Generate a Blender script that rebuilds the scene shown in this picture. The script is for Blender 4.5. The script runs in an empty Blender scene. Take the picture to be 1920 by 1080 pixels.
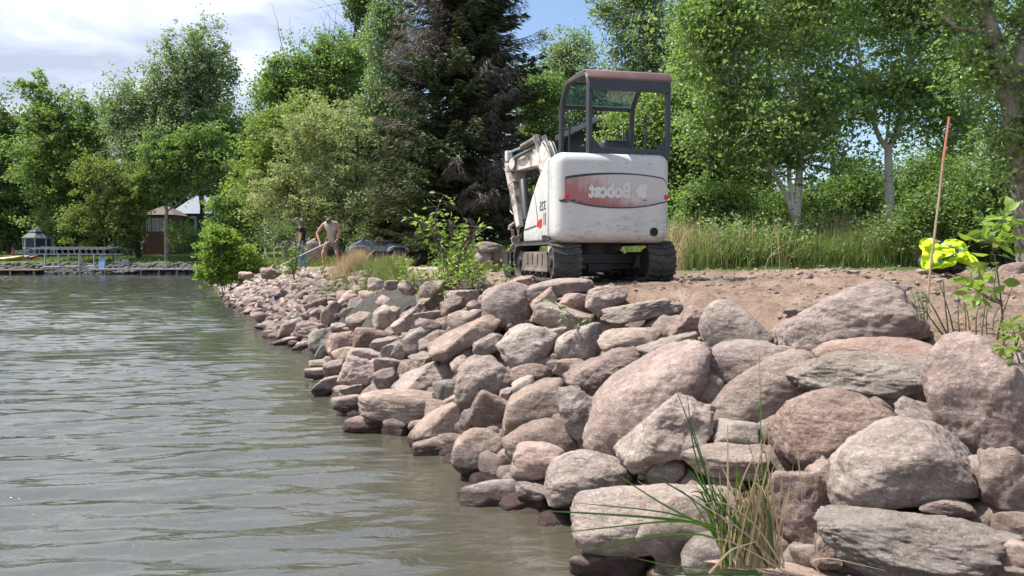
import bpy, bmesh, math, random
import numpy as np
from mathutils import Vector, Matrix, Euler
R = math.radians
S = bpy.context.scene
COL = S.collection
# ------------------------------------------------------------------ camera, sky, sun, exposure
EYE = Vector((0, 0, 1.75)); FPX = 1387.0; PITCH = math.atan(60/FPX)
cd = bpy.data.cameras.new('camera'); cam = bpy.data.objects.new('camera', cd); COL.objects.link(cam)
cd.sensor_width = 36; cd.lens = 36*FPX/1920; cd.clip_start = .05; cd.clip_end = 3000
cam.location = EYE; cam.rotation_euler = (R(90)-PITCH, 0, 0); S.camera = cam
S.view_settings.view_transform = 'Standard'; S.view_settings.look = 'None'
S.view_settings.exposure = 0.90; S.view_settings.gamma = 1
S.cycles.max_bounces = 6; S.cycles.transparent_max_bounces = 8
SUN_EL, SUN_AZ = R(61), R(-84)          # azimuth from +Y, negative = to the left
W = bpy.data.worlds.new('World'); S.world = W; W.use_nodes = True
def world():
    nt = W.node_tree; N = nt.nodes; L = nt.links; N.clear()
    out = N.new('ShaderNodeOutputWorld'); sky = N.new('ShaderNodeTexSky')
    sky.sky_type = 'NISHITA'; sky.sun_disc = False; sky.sun_elevation = SUN_EL; sky.sun_rotation = SUN_AZ
    sky.dust_density = 1.0; sky.ozone_density = 2.0
    b1 = N.new('ShaderNodeBackground'); b1.inputs[1].default_value = .11; L.new(sky.outputs[0], b1.inputs[0])
    tc = N.new('ShaderNodeTexCoord'); sp = N.new('ShaderNodeSeparateXYZ'); L.new(tc.outputs['Generated'], sp.inputs[0])
    def m(op, a, b=None, c=None):
        n = N.new('ShaderNodeMath'); n.operation = op
        for i, v in enumerate((a, b, c)):
            if v is None: continue
            if isinstance(v, (int, float)): n.inputs[i].default_value = v
            else: L.new(v, n.inputs[i])
        return n.outputs[0]
    z = m('ADD', m('MAXIMUM', sp.outputs[2], 0), .16)
    cx = m('DIVIDE', sp.outputs[0], z); cy = m('DIVIDE', sp.outputs[1], z)
    cmb = N.new('ShaderNodeCombineXYZ'); L.new(cx, cmb.inputs[0]); L.new(cy, cmb.inputs[1]); cmb.inputs[2].default_value = 3.7
    n1 = N.new('ShaderNodeTexNoise'); n1.inputs['Scale'].default_value = 1.15; n1.inputs['Detail'].default_value = 7; n1.inputs['Roughness'].default_value = .55
    n1.inputs['Distortion'].default_value = .35
    L.new(cmb.outputs[0], n1.inputs['Vector'])
    n2 = N.new('ShaderNodeTexNoise'); n2.inputs['Scale'].default_value = 2.6; n2.inputs['Detail'].default_value = 6; n2.inputs['Distortion'].default_value = .3
    L.new(cmb.outputs[0], n2.inputs['Vector'])
    # more cover to the left (-x), opening to blue on the right
    bias = m('MULTIPLY', sp.outputs[0], -.42)
    cov = m('ADD', n1.outputs[0], bias)
    rp = N.new('ShaderNodeValToRGB'); rp.color_ramp.elements[0].position = .44; rp.color_ramp.elements[1].position = .58
    L.new(cov, rp.inputs[0])
    cr = N.new('ShaderNodeValToRGB'); e = cr.color_ramp.elements
    e[0].position = .36; e[0].color = (.36, .41, .52, 1); e[1].position = .62; e[1].color = (.70, .72, .76, 1)
    k = e.new(.5); k.color = (.50, .545, .64, 1)
    L.new(n2.outputs[0], cr.inputs[0])
    b2 = N.new('ShaderNodeBackground'); L.new(cr.outputs[0], b2.inputs[0]); L.new(m('ADD', m('MULTIPLY', sp.outputs[2], 1.15), .66), b2.inputs[1])
    mx = N.new('ShaderNodeMixShader'); L.new(rp.outputs[0], mx.inputs[0]); L.new(b1.outputs[0], mx.inputs[1]); L.new(b2.outputs[0], mx.inputs[2])
    L.new(mx.outputs[0], out.inputs[0])
world()
sl = bpy.data.lights.new('sun', 'SUN'); sl.energy = 5.0; sl.angle = R(.5); sl.color = (1, .955, .88)
sun = bpy.data.objects.new('sun', sl); COL.objects.link(sun)
sd = Vector((math.sin(SUN_AZ)*math.cos(SUN_EL), math.cos(SUN_AZ)*math.cos(SUN_EL), math.sin(SUN_EL)))
sun.rotation_euler = sd.to_track_quat('Z', 'Y').to_euler(); sun.location = sd*50

# ------------------------------------------------------------------ helpers
CP, SP = math.cos(PITCH), math.sin(PITCH)
def ray(px, py):
    a = (px-960)/FPX; b = (540-py)/FPX
    return Vector((a, CP+b*SP, -SP+b*CP))
def at(px, py, Y):
    d = ray(px, py); return EYE + d*(Y/d.y)
def tag(o, label=None, cat=None, group=None, kind=None):
    if label: o['label'] = label
    if cat: o['category'] = cat
    if group: o['group'] = group
    if kind: o['kind'] = kind
    return o
def thing(name, label, cat, loc=(0, 0, 0), rz=0, group=None):
    o = bpy.data.objects.new(name, None); COL.objects.link(o); o.location = loc; o.rotation_euler = (0, 0, rz)
    o.empty_display_size = .1
    return tag(o, label, cat, group)
def link(name, me, mat=None, parent=None):
    o = bpy.data.objects.new(name, me); COL.objects.link(o)
    if mat is not None and not me.materials: me.materials.append(mat)
    if parent: o.parent = parent
    return o
def npmesh(name, V, F, mat=None, parent=None, smooth=False):
    V = np.asarray(V, np.float32); F = np.asarray(F, np.int32); k = F.shape[1]
    me = bpy.data.meshes.new(name); me.vertices.add(len(V)); me.vertices.foreach_set('co', V.ravel())
    me.loops.add(F.size); me.loops.foreach_set('vertex_index', F.ravel())
    me.polygons.add(len(F)); me.polygons.foreach_set('loop_start', np.arange(0, F.size, k, dtype=np.int32))
    me.polygons.foreach_set('loop_total', np.full(len(F), k, np.int32))
    me.polygons.foreach_set('use_smooth', np.full(len(F), smooth))
    me.update(calc_edges=True)
    return link(name, me, mat, parent)
class MB:
    def __init__(s): s.v = []; s.f = []
    def add(s, vs, fs):
        b = len(s.v); s.v += [tuple(v) for v in vs]; s.f += [tuple(b+i for i in f) for f in fs]; return s
    def box(s, c, d, rot=None, taper=1):
        h = [x/2 for x in d]; vs = []
        for z in (-1, 1):
            t = taper if z > 0 else 1
            for x, y in ((-1, -1), (1, -1), (1, 1), (-1, 1)): vs.append(Vector((x*h[0]*t, y*h[1]*t, z*h[2])))
        if rot is not None:
            M = rot if isinstance(rot, Matrix) else Euler(rot).to_matrix(); vs = [M @ v for v in vs]
        c = Vector(c)
        return s.add([v+c for v in vs], [(3, 2, 1, 0), (4, 5, 6, 7), (0, 1, 5, 4), (1, 2, 6, 5), (2, 3, 7, 6), (3, 0, 4, 7)])
    def tube(s, pts, r, n=8, cap=True, sq=None):
        pts = [Vector(p) for p in pts]; m = len(pts)
        rs = r if isinstance(r, (list, tuple)) else [r]*m
        vs = []; up = None
        for i, p in enumerate(pts):
            d = (pts[min(i+1, m-1)]-pts[max(i-1, 0)]).normalized()
            if up is None:
                up = Vector((0, 0, 1)) if abs(d.z) < .9 else Vector((0, 1, 0))
            a = d.cross(up).normalized(); b = a.cross(d).normalized(); up = b
            for k in range(n):
                t = 2*math.pi*(k+.5)/n; vs.append(p+(a*math.cos(t)+b*math.sin(t))*rs[i])
        fs = [(i*n+k, i*n+(k+1) % n, (i+1)*n+(k+1) % n, (i+1)*n+k) for i in range(m-1) for k in range(n)]
        if cap: fs += [tuple(range(n-1, -1, -1)), tuple((m-1)*n+k for k in range(n))]
        return s.add(vs, fs)
    def beam(s, a, b, w, h, w2=None, h2=None, side=None):
        a = Vector(a); b = Vector(b); d = (b-a).normalized()
        sd = Vector(side) if side is not None else d.cross(Vector((0, 0, 1)))
        sd = (sd - d*sd.dot(d)).normalized(); u = sd.cross(d)
        w2 = w if w2 is None else w2; h2 = h if h2 is None else h2
        vs = [a+sd*x*w/2+u*y*h/2 for x, y in ((-1, -1), (1, -1), (1, 1), (-1, 1))]+[b+sd*x*w2/2+u*y*h2/2 for x, y in ((-1, -1), (1, -1), (1, 1), (-1, 1))]
        return s.add(vs, [(3, 2, 1, 0), (4, 5, 6, 7), (0, 1, 5, 4), (1, 2, 6, 5), (2, 3, 7, 6), (3, 0, 4, 7)])
    def prism(s, poly, axis, lo, hi):
        """poly of 2-tuples; axis 0: (y,z) along x; 1: (x,z) along y; 2: (x,y) along z"""
        def P(p, t): return [(t, p[0], p[1]), (p[0], t, p[1]), (p[0], p[1], t)][axis]
        n = len(poly); vs = [P(p, lo) for p in poly]+[P(p, hi) for p in poly]
        return s.add(vs, [tuple(range(n-1, -1, -1)), tuple(range(n, 2*n))]+[(i, (i+1) % n, n+(i+1) % n, n+i) for i in range(n)])
    def build(s, name, mat, parent=None, bevel=0, smooth=False, segs=2, loc=None):
        me = bpy.data.meshes.new(name); me.from_pydata(s.v, [], s.f)
        bm = bmesh.new(); bm.from_mesh(me); bmesh.ops.recalc_face_normals(bm, faces=bm.faces)
        if bevel:
            ed = [e for e in bm.edges if len(e.link_faces) == 2 and e.calc_face_angle(0) > .5]
            bmesh.ops.bevel(bm, geom=ed, offset=bevel, segments=segs, profile=.5, affect='EDGES', clamp_overlap=True)
        if smooth:
            for f in bm.faces: f.smooth = True
            for e in bm.edges:
                if len(e.link_faces) == 2 and e.calc_face_angle(0) > R(38): e.smooth = False
        bm.to_mesh(me); bm.free()
        o = link(name, me, mat, parent)
        if loc is not None: o.location = loc
        return o
def copy_tree(o, parent=None):
    c = o.copy(); COL.objects.link(c); c.parent = parent
    for ch in list(o.children): copy_tree(ch, c)
    return c
# value noise
def _h(i, j, k, s):
    with np.errstate(over='ignore'):
        n = (i.astype(np.uint32)*np.uint32(374761393) + j.astype(np.uint32)*np.uint32(668265263) + k.astype(np.uint32)*np.uint32(2147483647) + np.uint32((s*1274126177) & 0xffffffff))
        n = (n ^ (n >> np.uint32(13)))*np.uint32(1274126177); n = n ^ (n >> np.uint32(16))
        n = n*np.uint32(2246822519); n = n ^ (n >> np.uint32(15))
    return n.astype(np.float64)/4294967295.0
def vn(P, s=0):
    P = np.asarray(P, float); I = np.floor(P).astype(np.int64); f = P-I; f = f*f*(3-2*f)
    out = 0
    for a in (0, 1):
        for b in (0, 1):
            for c in (0, 1):
                w = (f[:, 0] if a else 1-f[:, 0])*(f[:, 1] if b else 1-f[:, 1])*(f[:, 2] if c else 1-f[:, 2])
                out = out + w*_h(I[:, 0]+a, I[:, 1]+b, I[:, 2]+c, s)
    return out*2-1
def fbm(P, s=0, o=4, g=.5):
    P = np.asarray(P, float); a = 1; t = 0
    for i in range(o): t = t+a*vn(P*(2**i)+i*17.3, s+i); a *= g
    return t

# ------------------------------------------------------------------ materials
def nodes(name):
    m = bpy.data.materials.new(name); m.use_nodes = True; nt = m.node_tree
    return m, nt, nt.nodes, nt.links, nt.nodes['Principled BSDF']
def ramp(N, L, src, stops):
    r = N.new('ShaderNodeValToRGB'); e = r.color_ramp.elements
    e[0].position = stops[0][0]; e[0].color = (*stops[0][1], 1); e[1].position = stops[-1][0]; e[1].color = (*stops[-1][1], 1)
    for p, c in stops[1:-1]: k = e.new(p); k.color = (*c, 1)
    L.new(src, r.inputs[0]); return r.outputs[0]
def tex(N, L, vec, scale, detail=4, rough=.55, dist=0):
    n = N.new('ShaderNodeTexNoise'); n.inputs['Scale'].default_value = scale; n.inputs['Detail'].default_value = detail
    n.inputs['Roughness'].default_value = rough; n.inputs['Distortion'].default_value = dist; L.new(vec, n.inputs['Vector']); return n.outputs[0]
def mixc(N, L, f, a, b, mode='MIX'):
    m = N.new('ShaderNodeMix'); m.data_type = 'RGBA'; m.blend_type = mode
    for i, v in ((0, f), (6, a), (7, b)):
        if isinstance(v, (int, float)): m.inputs[i].default_value = v
        elif isinstance(v, tuple): m.inputs[i].default_value = (*v, 1)
        else: L.new(v, m.inputs[i])
    return m.outputs[2]
def mth(N, L, op, a, b=0, c=None, clamp=False):
    n = N.new('ShaderNodeMath'); n.operation = op; n.use_clamp = clamp
    for i, v in enumerate((a, b, c)):
        if v is None: continue
        if isinstance(v, (int, float)): n.inputs[i].default_value = v
        else: L.new(v, n.inputs[i])
    return n.outputs[0]
def bumpn(N, L, h, strength, dist, prev=None):
    b = N.new('ShaderNodeBump'); b.inputs['Strength'].default_value = strength; b.inputs['Distance'].default_value = dist
    L.new(h, b.inputs['Height'])
    if prev is not None: L.new(prev, b.inputs['Normal'])
    return b.outputs[0]
def coords(N, L, which='Object', rnd=False, scale=None):
    tc = N.new('ShaderNodeTexCoord'); v = tc.outputs[which]
    if rnd:
        oi = N.new('ShaderNodeObjectInfo'); ml = mth(N, L, 'MULTIPLY', oi.outputs['Random'], 57.0)
        va = N.new('ShaderNodeVectorMath'); va.operation = 'ADD'; L.new(v, va.inputs[0]); L.new(ml, va.inputs[1]); v = va.outputs[0]
    if scale:
        mp = N.new('ShaderNodeMapping'); mp.inputs['Scale'].default_value = scale; L.new(v, mp.inputs[0]); v = mp.outputs[0]
    return v
def pm(name, c1, c2=None, scale=6, rough=.6, metal=0, bump=0, bscale=30, spec=.5, dirt=None, dscale=3, dlo=.5, dhi=.6, sc=None):
    m, nt, N, L, B = nodes(name); v = coords(N, L, 'Object', scale=sc)
    B.inputs['Roughness'].default_value = rough; B.inputs['Metallic'].default_value = metal; B.inputs['Specular IOR Level'].default_value = spec
    c2 = c2 or tuple(x*.75 for x in c1)
    col = ramp(N, L, tex(N, L, v, scale, 5), [(.35, c1), (.65, c2)])
    if dirt:
        f = ramp(N, L, tex(N, L, v, dscale, 8, .7), [(dlo, (0, 0, 0)), (dhi, (1, 1, 1))]); col = mixc(N, L, f, col, dirt)
    L.new(col, B.inputs['Base Color'])
    if bump: L.new(bumpn(N, L, tex(N, L, v, bscale, 4), bump, .01), B.inputs['Normal'])
    return m
def leafmat(name, c1, c2, trans=.45, gloss=.35, tint=None):
    m, nt, N, L, B = nodes(name); g = N.new('ShaderNodeNewGeometry'); rr = g.outputs['Random Per Island']
    v = coords(N, L, 'Object'); cl = tex(N, L, v, .9, 2)
    f = mth(N, L, 'ADD', mth(N, L, 'MULTIPLY', rr, .6), mth(N, L, 'MULTIPLY', cl, .5))
    col = ramp(N, L, f, [(.2, c1), (.85, c2)])
    L.new(col, B.inputs['Base Color']); B.inputs['Roughness'].default_value = .5; B.inputs['Specular IOR Level'].default_value = gloss
    tr = N.new('ShaderNodeBsdfTranslucent')
    tc = mixc(N, L, 1.0, col, tint or (1.3, 1.4, .72), 'MULTIPLY'); L.new(tc, tr.inputs[0])
    mx = N.new('ShaderNodeMixShader'); mx.inputs[0].default_value = trans
    L.new(B.outputs[0], mx.inputs[1]); L.new(tr.outputs[0], mx.inputs[2]); L.new(mx.outputs[0], N['Material Output'].inputs[0])
    return m
def rockmat(name, c1, c2, dark, light, lay=0.0):
    m, nt, N, L, B = nodes(name); v = coords(N, L, 'Object', rnd=True)
    big = tex(N, L, v, 3.6, 7, .65, .3)
    col = ramp(N, L, big, [(.32, c1), (.66, c2)])
    wth = ramp(N, L, tex(N, L, v, 1.7, 6, .7, .6), [(.44, (1, 1, 1)), (.60, (0, 0, 0))])
    col = mixc(N, L, mth(N, L, 'MULTIPLY', wth, .55), col, mixc(N, L, 1.0, col, (.52, .47, .46), 'MULTIPLY'))
    vs = N.new('ShaderNodeMapping'); vs.inputs['Rotation'].default_value = (.5, .6, .3); vs.inputs['Scale'].default_value = (1, 1, 3.5); L.new(v, vs.inputs[0])
    str_ = tex(N, L, vs.outputs[0], 6, 6, .7, .8)
    col = mixc(N, L, mth(N, L, 'MULTIPLY', ramp(N, L, str_, [(.5, (0, 0, 0)), (.68, (1, 1, 1))]), .55), col, light)
    pat = tex(N, L, v, 8, 9, .8, .5)
    col = mixc(N, L, mth(N, L, 'MULTIPLY', ramp(N, L, pat, [(.50, (0, 0, 0)), (.60, (1, 1, 1))]), .75), col, dark)
    sp = tex(N, L, v, 70, 3, .7)
    col = mixc(N, L, mth(N, L, 'MULTIPLY', ramp(N, L, sp, [(.57, (0, 0, 0)), (.66, (1, 1, 1))]), .5), col, dark)
    sp2 = tex(N, L, v, 46, 4, .75, .4)
    col = mixc(N, L, mth(N, L, 'MULTIPLY', ramp(N, L, sp2, [(.56, (0, 0, 0)), (.64, (1, 1, 1))]), .5), col, light)
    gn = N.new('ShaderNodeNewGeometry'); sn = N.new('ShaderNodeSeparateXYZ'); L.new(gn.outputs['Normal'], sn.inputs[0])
    du = mth(N, L, 'MULTIPLY', mth(N, L, 'SUBTRACT', mth(N, L, 'ADD', sn.outputs[2], mth(N, L, 'MULTIPLY', pat, .8)), .62), 1.5, clamp=True)   # settled dust tint that also paints sunlit tops, leaving undersides darker
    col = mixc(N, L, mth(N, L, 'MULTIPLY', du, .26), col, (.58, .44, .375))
    oi = N.new('ShaderNodeObjectInfo')
    hs = N.new('ShaderNodeHueSaturation'); L.new(col, hs.inputs['Color'])
    L.new(mth(N, L, 'MULTIPLY_ADD', oi.outputs['Random'], .30, .80), hs.inputs['Value'])
    L.new(mth(N, L, 'MULTIPLY_ADD', mth(N, L, 'FRACT', mth(N, L, 'MULTIPLY', oi.outputs['Random'], 13.7)), .40, .80), hs.inputs['Saturation'])
    col = hs.outputs[0]
    g = N.new('ShaderNodeNewGeometry'); sx = N.new('ShaderNodeSeparateXYZ'); L.new(g.outputs['Position'], sx.inputs[0])
    wn = tex(N, L, g.outputs['Position'], 6, 3)
    zz = mth(N, L, 'SUBTRACT', sx.outputs[2], mth(N, L, 'MULTIPLY', wn, .10))
    mr = N.new('ShaderNodeMapRange'); mr.inputs[1].default_value = .075; mr.inputs[2].default_value = .045; L.new(zz, mr.inputs[0])
    wet = mr.outputs[0]
    col = mixc(N, L, wet, col, mixc(N, L, 1.0, col, (.24, .19, .18), 'MULTIPLY'))
    L.new(col, B.inputs['Base Color'])
    L.new(mth(N, L, 'MULTIPLY_ADD', wet, -.5, .82), B.inputs['Roughness']); B.inputs['Specular IOR Level'].default_value = .35
    n1 = bumpn(N, L, tex(N, L, v, 10, 9, .72, .3), 1.0, .07)
    n2 = bumpn(N, L, str_, .9, .05, n1)
    n3 = bumpn(N, L, tex(N, L, v, 60, 6, .78), .8, .012, n2)
    L.new(n3, B.inputs['Normal'])
    return m
M = {}
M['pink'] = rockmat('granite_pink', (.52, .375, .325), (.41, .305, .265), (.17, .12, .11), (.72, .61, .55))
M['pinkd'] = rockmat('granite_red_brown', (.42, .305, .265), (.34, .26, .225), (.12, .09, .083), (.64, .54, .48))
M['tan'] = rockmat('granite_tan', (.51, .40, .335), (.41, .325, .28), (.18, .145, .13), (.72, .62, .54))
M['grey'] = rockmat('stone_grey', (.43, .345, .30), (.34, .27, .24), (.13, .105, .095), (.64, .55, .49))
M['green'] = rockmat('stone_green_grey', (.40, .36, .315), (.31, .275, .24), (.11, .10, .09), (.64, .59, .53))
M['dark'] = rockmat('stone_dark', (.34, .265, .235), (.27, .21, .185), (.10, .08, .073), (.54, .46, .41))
# ------------------------------------------------------------------ shoreline, ground, water
WL = [(-30, 16), (-2, 3.1), (0, 2.2), (3, .95), (4.2, .42), (4.8, .28), (5.2, -.2), (6.2, -.55), (6.9, -.95), (7.6, -1.65), (9.5, -2.5), (10.8, -3.0), (13.1, -3.5), (15.2, -4.9), (20, -6.9), (27, -10.3), (40, -16), (60, -25.2), (76, -33), (120, -60), (900, -500)]
WY = np.array([a for a, b in WL], float); WX = np.array([b for a, b in WL], float)
def xw(y): return np.interp(y, WY, WX)
def bankw(y): return np.interp(y, [0, 4, 6, 9, 14, 18, 27, 60], [2.1, 2.15, 2.2, 2.25, 2.6, 2.1, 2.0, 1.8])
def ztop(y): return np.interp(y, [0, 3.5, 5.2, 7.5, 9, 14, 30, 60], [1.08, 1.15, 1.27, 1.40, 1.42, 1.33, 1.25, .9])
def surf(x, y):
    """bank face that the stones lie on"""
    x = np.asarray(x, float); y = np.asarray(y, float)
    d = x-xw(y); w = bankw(y); zt = ztop(y); t = d/w
    z = np.where(t < 0, np.maximum(d*.45, -.9), np.where(t < 1, zt*np.clip(t, 0, 1)**.85, zt))
    inl = np.maximum(d-w, 0)
    plateau = np.interp(y, [0, 4, 6, 8, 20, 30, 60], [1.25, 1.33, 1.42, 1.47, 1.45, 1.33, 1.3])
    f = 1-np.exp(-inl/1.3)
    z = np.where(t >= 1, zt+(plateau-zt)*f + np.minimum(inl, 40)*.012*np.clip(x/4, 0, 1), z)
    z = z+np.clip(y-11.7, 0, 4.5)*.13*np.clip((x-1.9)/1.5, 0, 1)*np.clip((60-y)/20, 0, 1)
    # far shore across the bay
    d2 = (y-69.5)+.6*np.sin(x*.35); z2 = np.where(d2 < 0, np.maximum(d2*.35, -.9), np.minimum(d2*.5, 1.2)+np.minimum(np.maximum(d2-2.4, 0), 60)*.05)
    return np.maximum(z, z2)
def gz(x, y): return float(ground_z(np.array([x]), np.array([y]))[0])
def ground_z(x, y):
    z = surf(x, y); d = x-xw(y); w = bankw(y); t = d/w
    dip = np.where((t > -.5) & (y < 69), .24*np.clip((t+.5)/.4, 0, 1)*np.clip((1.12-t)/.16, 0, 1), 0)
    P = np.stack([x*1.3, y*1.3, 0*x], 1)
    near = np.clip((60-y)/60, 0, 1)*np.clip(d/w*2, 0, 1)
    flat = 1-.75*np.exp(-(((x-.93)/1.3)**2+((y-8.9)/1.4)**2)**2)
    return z-dip+near*flat*(.026*fbm(P, 3, 3)+.042*np.maximum(fbm(P*4.5, 9, 5, .66), -.10)) + np.clip((y-69)/20, 0, 1)*.3*fbm(P*.1, 5, 2)
def axis(segs):
    out = [segs[0][0]]
    for a, b, st in segs:
        n = max(1, int(round((b-a)/st))); out += list(np.linspace(a, b, n+1)[1:])
    return np.array(out)
GX = axis([(-900, -120, 60), (-120, -30, 1.5), (-30, -12, .5), (-12, -3, .18), (-3, 6.5, .035), (6.5, 14, .25), (14, 60, 2), (60, 900, 60)])
GY = axis([(-60, 0, 2), (0, 3.5, .1), (3.5, 9.5, .035), (9.5, 16, .09), (16, 40, .3), (40, 68, 1), (68, 90, .4), (90, 150, 4), (150, 1500, 90)])
X, Y = np.meshgrid(GX, GY); xf, yf = X.ravel(), Y.ravel()
Z = ground_z(xf, yf)
n, k = len(GX), len(GY)
idx = (np.arange(k-1)[:, None]*n+np.arange(n-1)[None]).ravel()
ground = npmesh('ground', np.stack([xf, yf, Z], 1), np.stack([idx, idx+1, idx+n+1, idx+n], 1), None, None, True)
tag(ground, kind='structure')
# where the bare soil lies (an attribute of the ground, not of the light)
dd = xf-xw(yf)-bankw(yf)
edge = np.interp(yf, [0, 4, 8, 10, 12, 16, 22, 30, 40], [8, 7, 6.2, 5.5, 4.2, 3.0, 2.6, 2.6, 1.2])
farx = np.clip((12.0-yf+.25*np.sin(xf*2))/1.2, 0, 1)
soil = np.clip((edge-dd)/.8+.5*fbm(np.stack([xf, yf, 0*xf], 1), 2, 3), 0, 1)*np.where(xf > .5, farx, 1)
soil = np.where(yf > 60, 0, soil)
pathm = np.exp(-((dd-2.4)/1.5)**2)*np.clip((yf-14)/3, 0, 1)*(yf < 60)
at_ = ground.data.attributes.new('soil', 'FLOAT', 'POINT'); at_.data.foreach_set('value', soil.astype(np.float32))
at_ = ground.data.attributes.new('path', 'FLOAT', 'POINT'); at_.data.foreach_set('value', pathm.astype(np.float32))
def groundmat():
    m, nt, N, L, B = nodes('ground_soil_and_grass'); v = coords(N, L)
    a = N.new('ShaderNodeAttribute'); a.attribute_name = 'soil'; p = N.new('ShaderNodeAttribute'); p.attribute_name = 'path'
    dirt = ramp(N, L, tex(N, L, v, 2.2, 8, .65), [(.3, (.17, .115, .085)), (.5, (.285, .20, .15)), (.75, (.40, .305, .235))])
    pebs = ramp(N, L, tex(N, L, v, 38, 4, .7), [(.58, (0, 0, 0)), (.68, (1, 1, 1))])
    dirt = mixc(N, L, mth(N, L, 'MULTIPLY', pebs, .5), dirt, (.46, .39, .34))
    cl = ramp(N, L, tex(N, L, v, 14, 5, .7), [(.36, (1, 1, 1)), (.46, (0, 0, 0))])
    dirt = mixc(N, L, mth(N, L, 'MULTIPLY', cl, .45), dirt, (.11, .07, .055))
    grass = ramp(N, L, tex(N, L, v, 1.4, 6, .7), [(.35, (.05, .075, .022)), (.6, (.10, .14, .04)), (.75, (.16, .15, .07))])
    col = mixc(N, L, a.outputs['Fac'], grass, dirt)
    col = mixc(N, L, p.outputs['Fac'], col, (.42, .34, .28))
    L.new(col, B.inputs['Base Color']); B.inputs['Roughness'].default_value = .95; B.inputs['Specular IOR Level'].default_value = .15
    n1 = bumpn(N, L, tex(N, L, v, 9, 8, .7), 1.0, .08); n2 = bumpn(N, L, tex(N, L, v, 50, 5, .75), .9, .015, n1); L.new(n2, B.inputs['Normal'])
    return m
ground.data.materials.append(groundmat())
# water: one fan-shaped sheet with real wavelets
NS, NY = 720, 1150
ss = np.linspace(-1.75, 1.05, NS); u = np.linspace(0, 1, NY); ys = -2.0+4.5*(np.exp(u*math.log(1+190/4.5))-1)
Sg, Yg = np.meshgrid(ss, ys); Xg = Sg*(Yg+3.2); wx, wy = Xg.ravel(), Yg.ravel()
rg = np.random.default_rng(11); Zw = np.zeros_like(wx)
wp = np.stack([wx*.22, wy*.5, 0*wx], 1); wob = fbm(wp, 4, 3); wob2 = fbm(wp+9.1, 14, 3)
amp_env = .62+.38*vn(np.stack([wx*.35, wy*.7, 0*wx], 1), 8)
dist = np.maximum(wy+2, 1)
for i in range(30):
    lam = float(.125*(1.068**i)) ; th = rg.normal(R(99), .20); a = .0094*lam**.80
    kx, ky = math.cos(th)*2*math.pi/lam, math.sin(th)*2*math.pi/lam
    fade = np.clip(lam/(dist*.010), 0, 1)**1.2
    ph = kx*wx+ky*wy+rg.uniform(0, 6.28)+wob*2.6*min(1.4, .5/lam)+wob2*1.6
    Zw += a*fade*(np.sin(ph)+.28*np.sin(2*ph+1.5))
Zw *= amp_env*1.0
shal = np.clip((xw(wy)-wx)/1.2, .25, 1); Zw *= shal
idx = (np.arange(NY-1)[:, None]*NS+np.arange(NS-1)[None]).ravel()
def watermat():
    m, nt, N, L, B = nodes('lake_water'); v = coords(N, L)
    B.inputs['Roughness'].default_value = .05; B.inputs['IOR'].default_value = 1.78
    B.inputs['Specular IOR Level'].default_value = .5
    col = ramp(N, L, tex(N, L, v, .5, 3), [(.3, (.044, .049, .040)), (.7, (.058, .060, .050))])
    sa = N.new('ShaderNodeAttribute'); sa.attribute_name = 'silt'; col = mixc(N, L, sa.outputs['Fac'], col, (.070, .058, .040)); L.new(col, B.inputs['Base Color'])
    mp = N.new('ShaderNodeMapping'); mp.inputs['Rotation'].default_value = (0, 0, R(7)); mp.inputs['Scale'].default_value = (.42, 1.5, 1); L.new(v, mp.inputs[0])
    w1 = tex(N, L, mp.outputs[0], 5.5, 4, .55, .6); n1 = bumpn(N, L, w1, .9, .015)
    w2 = tex(N, L, mp.outputs[0], 1.7, 3, .5, .3); n2 = bumpn(N, L, w2, .5, .03, n1)
    L.new(n2, B.inputs['Normal']); return m
water = npmesh('water', np.stack([wx, wy, Zw], 1), np.stack([idx, idx+1, idx+NS+1, idx+NS], 1), watermat(), None, True)
tag(water, kind='structure')
at_ = water.data.attributes.new('silt', 'FLOAT', 'POINT'); at_.data.foreach_set('value', (np.clip(1-(xw(wy)-wx)/2.6, 0, 1)*np.clip(1-wy/16, 0, 1)).astype(np.float32))
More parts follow.
